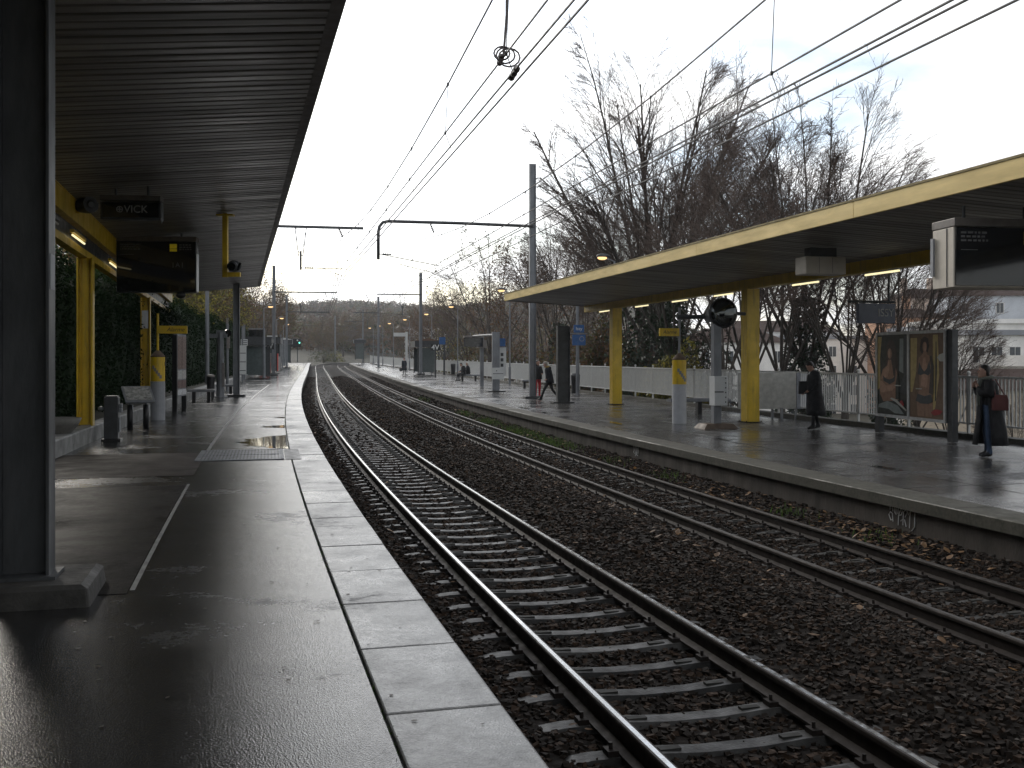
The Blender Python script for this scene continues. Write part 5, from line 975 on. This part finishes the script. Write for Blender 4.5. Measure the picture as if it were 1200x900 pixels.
q2 = thing('handbag', 'dark bag beside the distant standing person', 'bag', (x-.34, y, at(103.8, 0, ZR)[2]+.42)); mb = MB(); mb.loft([[(a*.12, b*.06, 0) for a, b in ((-1,-1),(1,-1),(1,1),(-1,1))], [(a*.15, b*.08, .3) for a, b in ((-1,-1),(1,-1),(1,1),(-1,1))]]); mb.tube([(-.1, 0, .3), (-.06, 0, .44), (.06, 0, .44), (.1, 0, .3)], .012, 5); mb.build('bag_body', M['black'], q2)
x, y, z = at(105.8, 10.6, ZR); q, k = person('dark seated figure inside the far platform shelter', (x, y, z-.05), PI, seated(), ['skin', 'coat', 'coat', 'black'], 1.75); garment(q, k, [(.05,0,.5,.2,.24),(0,0,.8,.165,.21),(.02,0,1.0,.16,.21),(.04,0,1.14,.06,.07)], 'coat', 'jacket')
# ------------------------------------------------------------------ trees
class TB:                                                 # fast tube collector (numpy at the end)
    def __init__(s): s.v = []; s.f = []
    def tube(s, pts, rs, n):
        b = len(s.v); prev = None
        for i, p in enumerate(pts):
            d = (pts[min(i+1, len(pts)-1)]-pts[max(i-1, 0)]).normalized()
            a = (Vector((0, 0, 1)) if abs(d.z) < .9 else Vector((0, 1, 0))) if prev is None else prev
            a = (a-d*a.dot(d)).normalized(); prev = a; c = d.cross(a)
            for k in range(n): q = 2*PI*k/n; s.v.append(tuple(p+a*(rs[i]*math.cos(q))+c*(rs[i]*math.sin(q))))
        for i in range(len(pts)-1):
            for k in range(n): k2 = (k+1) % n; s.f.append((b+i*n+k, b+i*n+k2, b+(i+1)*n+k2, b+(i+1)*n+k))
def bare_tree(seed, height, limbs, spread, trunk_h, r0, levels=(8, 6, 4), lean=.5, up=.35, ratio=(.42, .5, .5), minr=.008, width=.3):
    """trunk and limbs in one mesh, twigs in another; branches stop at a domed crown outline; returns both and the twig tips"""
    rg = random.Random(seed); big, tw = TB(), TB(); tips = []
    cz, rz_, rw = height*.62, height*.39, height*width
    def inside(p): return (p.x*p.x+p.y*p.y)/(rw*rw)+((p.z-cz)/rz_)**2 < 1. or p.z < height*.42 and p.x*p.x+p.y*p.y < rw*rw*.75
    def grow(p, d, ln, r, lv):
        n = max(3, 7-lv*2); pts, rs = [p], [r]; dd = d.copy()
        for i in range(n):
            j = .035+.04*lv; dd = (dd+Vector((rg.gauss(0, j), rg.gauss(0, j), rg.gauss(0, j)*.4+up*.45/n))).normalized()
            q = pts[-1]+dd*(ln/n)
            if not inside(q) and len(pts) > 1 and rg.random() < .7: break
            pts.append(q); rs.append(max(minr*.6, r*(1-.85*(i+1)/n)))
        m = len(pts)-1
        (big if lv <= 1 else tw).tube(pts, rs, 7 if lv == 0 else (5 if lv == 1 else 3))
        if lv >= len(levels): tips.append(pts[-1]); tips.append(pts[-2]); return
        for c in range(levels[lv]):
            f0 = .34 if lv == 0 else .12; f = min(f0+(.99-f0)*(c+rg.random())/levels[lv], .985); i = min(int(f*m), m-1); pp = pts[i].lerp(pts[i+1], f*m-i)
            ax = (pts[i+1]-pts[i]).normalized(); out = Vector((pp.x, pp.y, 0)); out = out.normalized() if out.length > .3 else Vector((0, 0, 0))
            side = Vector((rg.gauss(0, 1), rg.gauss(0, 1), rg.gauss(0, .4)))+out*.7; side = (side-ax*side.dot(ax)).normalized()
            an = rg.uniform(.55, 1.)*lean*1.4; nd = (ax*math.cos(an)+side*math.sin(an)).normalized()
            grow(pp, nd, ln*ratio[lv]*(1.05-.4*f)*rg.uniform(.7, 1.25), max(minr, (rs[i]*(1-f*m+i)+rs[i+1]*(f*m-i))*.5), lv+1)
    top = Vector((0, 0, trunk_h)); big.tube([Vector((0, 0, -.3)), Vector((0, 0, .15)), Vector((rg.gauss(0, .05), rg.gauss(0, .05), trunk_h*.6)), top], [r0*1.5, r0*1.12, r0, r0*.92], 9)
    for k in range(limbs):
        a = 2.39996*k+rg.random()*.5; t = spread*math.sqrt((k+.3)/limbs)
        grow(top+Vector((0, 0, -rg.random()*trunk_h*.4)), Vector((math.cos(a)*math.sin(t), math.sin(a)*math.sin(t), math.cos(t))), (height-trunk_h)*1.08, r0*rg.uniform(.30, .46), 0)
    return big, tw, tips
def tree_from(big, tw, tips, name, label, loc, rz, group, leaves=None, barkmat='bark', seed=1, ivy=None):
    q = thing(name, label, 'tree', loc, rz, group)
    npmesh('trunk', big.v, big.f, M[barkmat], q, smooth=True)
    cr = npmesh('crown', tw.v, tw.f, M['twig'], q)
    if leaves:
        mat, num, r0, r1, jit = leaves; g = np.random.default_rng(seed); T = np.array([tuple(t) for t in tips]); P_ = T[g.integers(0, len(T), num)]+g.normal(0, jit, (num, 3)); leaf_cloud('leaves', P_, r0, r1, M[mat] if isinstance(mat, str) else [M[m] for m in mat], q, seed)
    if ivy:
        num, z0, z1, rad = ivy; g = np.random.default_rng(seed+50); zz_ = z0+(z1-z0)*g.random(num)**1.2; a = g.random(num)*2*PI; rr2 = rad*(1-.55*(zz_-z0)/(z1-z0))*(.55+.45*np.sqrt(g.random(num)))*(1+.25*np.sin(a*3+zz_*2))
        leaf_cloud('ivy', np.stack([rr2*np.cos(a), rr2*np.sin(a), zz_], 1), .06, .13, M['ivy'], q, seed)
    return q
def xy(u, Y): return (u-600)/1200.*Y, Y
hz = MB().bb(-1510, 1510, -310, 1610, -14, 80).build('haze', (lambda m: m)(bpy.data.materials.new('haze')))
m_ = hz.data.materials[0]; m_.use_nodes = True; nt = m_.node_tree; nt.nodes.remove(nt.nodes['Principled BSDF']); pv = nt.nodes.new('ShaderNodeVolumePrincipled'); pv.inputs['Color'].default_value = (.9, .93, .97, 1); pv.inputs['Density'].default_value = .00032; nt.links.new(pv.outputs[0], nt.nodes['Material Output'].inputs['Volume']); hz['kind'] = 'stuff'
GT = 'bare trees beyond the white fence'
A = bare_tree(3, 18.2, 14, .62, 3.0, .33, (16, 11, 6), .46, .18, (.34, .42, .5), .009, .34)
B = bare_tree(8, 16.5, 9, .62, 2.8, .26, (14, 9, 5), .48, .16, (.36, .43, .5), .0095, .34)
C = bare_tree(14, 13, 9, .54, 1.8, .17, (13, 9, 4), .50, .26, (.38, .44, .55), .0095, .34)
def clear(x, y, lim=15.2):                                # keep clear of the platforms and the fence
    s_, o_, _ = inv_np(np.array([x]), np.array([y])); s_, o_ = float(s_[0]), float(o_[0])
    if s_ > 222: return x, y
    o2 = max(o_, lim) if o_ > 3 else min(o_, -12.5); p = at(s_, o2); return p[0], p[1]
def put(proto, name, label, u, Y, rz, sc=1., group=GT, z=None, **kw):
    x, y = clear(*xy(u, Y)); zg = tz(x, y) if z is None else z; q = tree_from(*proto, name, label, (x, y, zg-.05), rz, group, **kw); q.scale = (sc, sc, sc); return q
tA = put(A, 'bare_tree', 'tallest bare tree with dense upright limbs rising above the far canopy roof', 768, 57, 2.3, 1.08, seed=4)
tB = put(B, 'bare_tree', 'bare tree with ivy clad trunk behind the alarm post', 790, 52, 1.2, .84, seed=5, ivy=(5000, .2, 6.2, 1.35))
tC = put(C, 'bare_tree', 'slim bare tree forking low, left of the far yellow post', 741, 63, 2.0, 1.05, seed=6)
put(C, 'bare_tree', 'tall bare tree whose ivy trunk rises right of the near yellow post', 878, 56, 2.6, 1.32, seed=7, ivy=(1500, .3, 4, .45))
def again(q, label, u, Y, rz, sc, group=GT):
    x, y = clear(*xy(u, Y)); return dup(q, (x, y, tz(x, y)-.05), rz, label, group, (sc, sc, sc))
again(tC, 'bare tree with spreading twigs just right of the near yellow post', 915, 47, .3, 1.05)
again(tB, 'ivy trunked bare tree behind the man with the folder', 945, 50, 2.9, 1.05)
again(tC, 'leaning bare tree behind the left poster', 990, 45, 4.0, .95)
again(tB, 'ivy trunked bare tree directly behind the blue station sign', 1042, 46, 4.4, .78)
again(tC, 'lowest bare tree of the row, right of the blue station sign', 1075, 44, 5.2, .72)
again(tC, 'thin bare tree with arching twigs before the white building', 1112, 44, 3.3, .55)
again(tC, 'thin bare tree right of the man in the open coat', 1192, 46, 1.9, .45)
again(tC, 'small bare tree between the round mirror and the near yellow post', 850, 44, 1.0, .8)
again(tB, 'bare tree behind the man striding by the mast', 655, 78, 3.5, .8)
again(tC, 'slender bare tree left of the dark steel column', 690, 70, .9, 1.1)
# trees in thin autumn leaf farther along
D = bare_tree(21, 14, 9, .75, 2.4, .22, (10, 8, 4), .58, .15, (.4, .46, .55), .011, .36)
GA = 'thin autumn trees beyond the end of the white fence'
tD = put(D, 'autumn_tree', 'large autumn tree with brown leaves behind the tall pipe-boom mast', 640, 92, .7, 1.02, group=GA, leaves=('bleaf', 2600, .08, .16, .35), seed=9)
tE = put(D, 'autumn_tree', 'large nearly bare tree left of the far canopy corner', 575, 100, 2.2, 1.1, group=GA, leaves=('oleaf', 700, .08, .15, .3), seed=10)
for lab_, u, Y, sc, src in (('autumn tree behind the T-shaped gantry post', 600, 110, .95, tD), ('nearly bare tree behind the seated couple', 548, 118, .9, tE), ('autumn tree between the couple and the far shelter', 522, 128, .8, tD), ('nearly bare tree behind the far shelter', 497, 135, .75, tE), ('autumn tree left of the far shelter mast', 472, 150, .75, tD), ('autumn tree right of the slender far mast', 455, 168, .72, tE), ('small brown tree left of the slender far mast', 440, 190, .7, tD)):
    again(src, lab_, u, Y, u*.1, sc, GA)
F_ = bare_tree(33, 11, 8, .8, 2., .2, (9, 6, 4), .62, .15, (.45, .5, .5), .014, .42)
GL = 'autumn trees behind the near platform hedge'
tG = put(F_, 'maple_tree', 'yellow green maple above the hedge behind the tall grey mast', 262, 66, .5, 1.05, group=GL, leaves=(['yleaf', 'yleaf', 'oleaf'], 8000, .07, .14, .5), seed=12)
x, y, _ = at(114, -13.5); tH = tree_from(*F_, 'brown_tree', 'brown leaved tree behind the near shelters', (x, y, tz(x, y)), 1.3, GL, leaves=(['bleaf', 'oleaf'], 5000, .08, .16, .5), seed=13); tH.scale = (1.1,)*3
again(tG, 'yellow green maple left of the plain lamp column', 222, 72, 2.1, .95, GL)
again(tG, 'yellow green maple between the tall mast and the shelters', 292, 92, 3.3, .78, GL)
for i_, (s_, o_, sc_, src_, l_) in enumerate(((92, -13, 1.05, tH, 'brown leaved tree right of the near canopy corner'), (106, -12.6, 1.0, tG, 'yellowish tree above the first near shelter'), (80, -14, 1.1, tE, 'nearly bare tree over the tall grey mast'), (100, -15, .95, tD, 'thin brown tree just right of the near canopy corner'), (122, -13, 1.0, tD, 'thin brown tree behind the mossy roofed shelter'), (152, -10.5, 1.05, tD, 'tall thin brown tree left of the slender near mast'), (168, -10, 1.2, tH, 'tall brown tree above the pale topped shelter'), (184, -9.5, 1.15, tE, 'tall nearly bare tree behind the near signal'), (202, -10, 1.15, tH, 'dense brown tree just beyond the near platform end'))): x, y, _ = at(s_, o_); dup(src_, (x, y, tz(x, y)), i_*1.7, l_, GL, (sc_,)*3)
again(tH, 'tall brown tree left of the thin shelter mast', 306, 120, 4.2, 1.0, GL)
again(tE, 'nearly bare tree showing right of the near canopy corner', 318, 105, 1.1, .95, GL)
for i, (u, Y, sc, src, lb) in enumerate(((345, 150, .9, tH, 'brown tree behind the slender near mast'), (352, 185, .85, tD, 'thin brown tree past the near signal'), (366, 215, .9, tH, 'brown tree closing the line beyond the near platform end'), (385, 262, 1.15, tH, 'broad brown tree where the tracks disappear'), (402, 285, 1.2, tD, 'thin autumn tree left of the track bend'), (418, 300, 1.35, tH, 'reddish brown tree at the track bend'), (432, 315, 1.3, tE, 'pale thin tree at the far end of the far platform'), (374, 285, 1.3, tE, 'tall thin tree far behind the track bend'), (445, 330, 1.6, tH, 'far brown tree behind the farthest street lamp'))): again(src, lb, u, Y, i*1.3, sc*.8, 'autumn trees at the bend of the line')
# dark trunks and tops behind the hedge at far left
for i, (u, Y, sc, lb) in enumerate(((70, 40, .8, 'dark tree behind the hedge, left of the nearest yellow post'), (140, 50, .85, 'dark tree behind the hedge under the display board'))): again(tH, lb, u, Y, i*2., sc, GL)
# undergrowth behind the fence, evergreen bushes
def bush(u, Y, w_, h_, mat, label, seed, n=1500, name='bush', zb=None):
    x, y = xy(u, Y) if zb is not None else clear(*xy(u, Y), 14.6+w_*.62); q = thing(name, label, 'bush', (x, y, (tz(x, y) if zb is None else zb)), 0, 'bushes behind the white fence'); g = np.random.default_rng(seed)
    d_ = g.normal(0, 1, (n, 3)); d_ /= np.linalg.norm(d_, axis=1)[:, None]; d_[:, 2] = abs(d_[:, 2]); r = (.55+.45*g.random(n)**.5)*(1+.3*np.sin(d_[:, 0]*5+seed)*np.cos(d_[:, 1]*4))
    leaf_cloud('foliage', d_*r[:, None]*np.array([w_, w_*.6, h_]), .07, .16, [M[m] for m in mat], q, seed)
    b = TB(); rg = random.Random(seed)
    for k in range(26): e = Vector((rg.gauss(0, w_*.4), rg.gauss(0, w_*.25), h_*rg.uniform(.6, 1.1))); b.tube([Vector((rg.gauss(0, .2), 0, -.2)), e*.5+Vector((0, 0, .2)), e], [.03, .02, .008], 4)
    npmesh('stems', b.v, b.f, M['bark'], q); return q
BL = [(610, 66, 2.6, 4.4, ['bleaf', 'twig', 'oleaf'], 'brown undergrowth behind the small stool bench'), (640, 62, 2.6, 4.2, ['bleaf', 'oleaf', 'twig'], 'brown bush behind the tall pipe-boom mast'), (672, 60, 2.4, 4.0, ['bleaf', 'ivy', 'oleaf'], 'reddish bush behind the small blue signs'), (702, 60, 2.3, 4.2, ['bleaf', 'oleaf', 'twig'], 'reddish bush left of the far yellow post'), (735, 56, 1.8, 3.2, ['bleaf', 'ivy'], 'low mixed bush right of the far yellow post'),
 (768, 54, 2.0, 5.2, ['ivy'], 'dark evergreen bush left of the alarm post'), (818, 52, 2.2, 4.2, ['ivy', 'twig'], 'dark evergreen bush between alarm post and mirror'), (795, 49, 1.7, 2.6, ['yleaf', 'oleaf'], 'yellow leaved shrub behind the alarm post'), (565, 84, 2.6, 4., ['oleaf', 'bleaf', 'twig'], 'olive undergrowth behind the seated couple'), (530, 104, 2.8, 4.4, ['bleaf', 'oleaf'], 'brown undergrowth left of the couple'), (500, 118, 2.8, 4.4, ['oleaf', 'bleaf'], 'olive bush behind the far shelter'), (470, 132, 2.6, 5.2, ['yleaf', 'ivy'], 'green ivy covered bush left of the far shelter'), (458, 150, 2.4, 5., ['oleaf', 'yleaf'], 'green bush by the slender far mast'), (440, 185, 2.6, 4.2, ['oleaf', 'bleaf'], 'brown bush behind the far lamp row')]
for i, (u, Y, w_, h_, mt, lb) in enumerate(BL): bush(u, Y, w_, h_, mt, lb, 100+i, 2400 if i < 8 else 1500)
bush(380, 222, 3.4, 2.6, ['oleaf', 'ivy'], 'green bush growing beside the track past the near platform end', 131, 1600, zb=1.0)
bush(392, 245, 2.6, 2.2, ['yleaf', 'oleaf'], 'small yellow shrub at the bend of the tracks', 132, 900, zb=1.0)
# far woods on the hill: too many to count, one object
n = 5200; g = np.random.default_rng(77); Yw = g.uniform(300, 1150, n)**1.0; uu = g.uniform(150, 760, n); Xw = (uu-600)/1200*Yw; zw = terrain_z(Xw[:2600], Yw[:2600]); zw = np.concatenate([zw, terrain_z(Xw[2600:], Yw[2600:])])
V, mi = [], []
rr2 = g.uniform(2.2, 5., n)
k = 60; d_ = g.normal(0, 1, (n, k, 3)); d_ /= np.linalg.norm(d_, axis=2)[..., None]; c_ = np.stack([Xw, Yw, zw+rr2*.9], 1)[:, None]+d_*rr2[:, None, None]*np.array([1, 1, 1.15])*g.uniform(.5, 1, (n, k, 1))
P_ = c_.reshape(-1, 3); N_ = len(P_); r = np.repeat(rr2, k)*g.uniform(.09, .24, N_); u_ = g.normal(0, 1, (N_, 3)); u_ /= np.linalg.norm(u_, axis=1)[:, None]; v_ = g.normal(0, 1, (N_, 3)); v_ -= (u_*v_).sum(1)[:, None]*u_; v_ /= np.linalg.norm(v_, axis=1)[:, None]
V = np.stack([P_-u_*r[:, None], P_+v_*r[:, None]*.6, P_+u_*r[:, None], P_-v_*r[:, None]*.6], 1).reshape(-1, 3)
tag(npmesh('far_woods', V, np.arange(N_*4).reshape(N_, 4), [M['bleaf'], M['oleaf'], M['twig'], M['ivy']], None, np.repeat(g.choice(4, n, p=[.3, .3, .25, .15]), k)), 'brown and olive winter woods covering the distant hill', 'woods', kind='stuff')
# ------------------------------------------------------------------ houses
pl = lambda n_, c: pm(n_, c, .9, spec=.15, var=.12, scale=.8, bump=.1, bscale=6.)
W1, W2, W3, W4, RF, RB = pl('white_render', (.86,.84,.8)), pl('blue_grey_render', (.60,.63,.67)), pl('warm_render', (.72,.58,.47)), pl('pale_render', (.84,.8,.74)), pl('brown_tiles', (.055,.035,.028)), pl('zinc_roof', (.3,.31,.33))
WG = pm('window_glass', (.05,.06,.07), .15, rvar=.03)
def house(u, Y, w_, d_, ztop, label, wall, roof, rz, cols, rows, pitch=0., chim=0, balc=False, zb=None):
    x, y = xy(u, Y); zg = tz(x, y)-1 if zb is None else zb; q = thing('building', label, 'building', (x, y, zg), rz); h = ztop-zg
    mb = MB(); mb.bb(-w_/2, w_/2, -d_/2, d_/2, 0, h); mb.build('wall', wall, q)
    mb = MB()
    if pitch: mb.add([(-w_/2-.4, -d_/2-.4, h+.003), (w_/2+.4, -d_/2-.4, h+.003), (w_/2+.4, d_/2+.4, h+.003), (-w_/2-.4, d_/2+.4, h+.003), (-w_/2+d_*.3, 0, h+pitch), (w_/2-d_*.3, 0, h+pitch)], [(0,3,2,1),(0,1,5,4),(1,2,5),(2,3,4,5),(3,0,4)])
    else: mb.bb(-w_/2-.3, w_/2+.3, -d_/2-.3, d_/2+.3, h+.003, h+.5)
    r = mb.build('roof', roof, q)
    for c in range(chim): cx = -w_/2+w_*(c+.6)/(chim+.2); mb = MB(); mb.bb(cx-.5, cx+.5, -.4, .4, h+.1, h+pitch+1.8); mb.build('chimney', wall, r)
    k = 0
    for ro in range(rows):
        for c in range(cols):
            cx = -w_/2+w_*(c+.5)/cols; zc = h-1.9-ro*2.9
            if zc < 1: continue
            mb = MB(); mb.bb(cx-.62, cx+.62, -d_/2-.06, -d_/2+.1, zc-.85, zc+.85); f = mb.build('window', W1, q); mb = MB(); mb.bb(cx-.52, cx-.03, -d_/2-.08, -d_/2-.062, zc-.75, zc+.75); mb.bb(cx+.03, cx+.52, -d_/2-.08, -d_/2-.062, zc-.75, zc+.75); mb.build('pane', WG, f)
        if balc: mb = MB(); mb.bb(-w_/2+.5, w_/2-.5, -d_/2-1.1, -d_/2-.09, h-3.0-ro*2.9, h-2.85-ro*2.9); mb.bb(-w_/2+.5, w_/2-.5, -d_/2-1.1, -d_/2-1.04, h-2.85-ro*2.9, h-1.95-ro*2.9); mb.build('balcony', W4, q)
    return q
zt_ = lambda v, Y: 1.8145+(419.7-v)/1200*Y
house(1196, 165, 26, 12, zt_(349, 165), 'long blue grey building with brown roof behind the display board', W2, RF, -.12, 5, 2, 2.2, 2)
house(1188, 118, 20, 12, zt_(381, 118), 'white flat roofed building at the right edge above the fence', W1, W1, -.1, 5, 3)
house(1130, 128, 15, 12, zt_(388, 128), 'pale apartment block with balconies right of the billboard', W4, RB, -.1, 6, 4, balc=True)
house(1158, 104, 9, 10, zt_(394, 104), 'small white apartment block between billboard and display board', W1, RB, .05, 5, 4, balc=True)
house(1090, 175, 14, 12, zt_(352, 175), 'warm pink building with chimneys left of the display board', W3, RF, -.1, 4, 6, 2., 3)
house(1062, 150, 9, 10, zt_(374, 150), 'narrow salmon building behind the station sign', pl('salmon_render', (.55,.33,.22)), RF, -.05, 3, 5, 1.6, 1)
house(1170, 78, 11, 8, zt_(455, 78), 'brown roofed low house behind the man in the open coat', pl('beige_render', (.5,.43,.34)), RF, .3, 3, 1, 1.5, 0)
house(985, 160, 22, 12, zt_(398, 160), 'pale building seen through bare twigs behind the man with the folder', W4, RB, 0, 7, 4)
house(900, 170, 20, 12, zt_(390, 170), 'cream building seen through twigs behind the near yellow post', W1, RF, .05, 6, 4, 2.)
house(855, 140, 13, 10, zt_(402, 140), 'white house seen through twigs behind the round mirror', W1, RF, .1, 4, 3, 2.)
for i, (u, Y, v, w_) in enumerate(((404, 760, 373, 16), (398, 900, 372, 12), (415, 820, 374, 10), (372, 820, 368, 26), (378, 700, 373, 18), (424, 560, 380, 9), (428, 520, 384, 7), (498, 300, 385, 8))):
    house(u, Y, w_, 10, zt_(v, Y), ['bright white house on the distant hill', 'small white house beside the bright one on the hill', 'tiny white house right of the bright one on the hill', 'long pale building high on the hill to the left', 'grey roofed building on the hill to the left', 'pale tower block above the far lamp row', 'smaller pale block above the far lamp row', 'pale house glimpsed behind the far shelter'][i], W1, RB if i % 2 else W1, .1*i, 3, 2, 2. if i % 2 == 0 else 0, zb=zt_(v, Y)-(9 if i != 3 else 6))
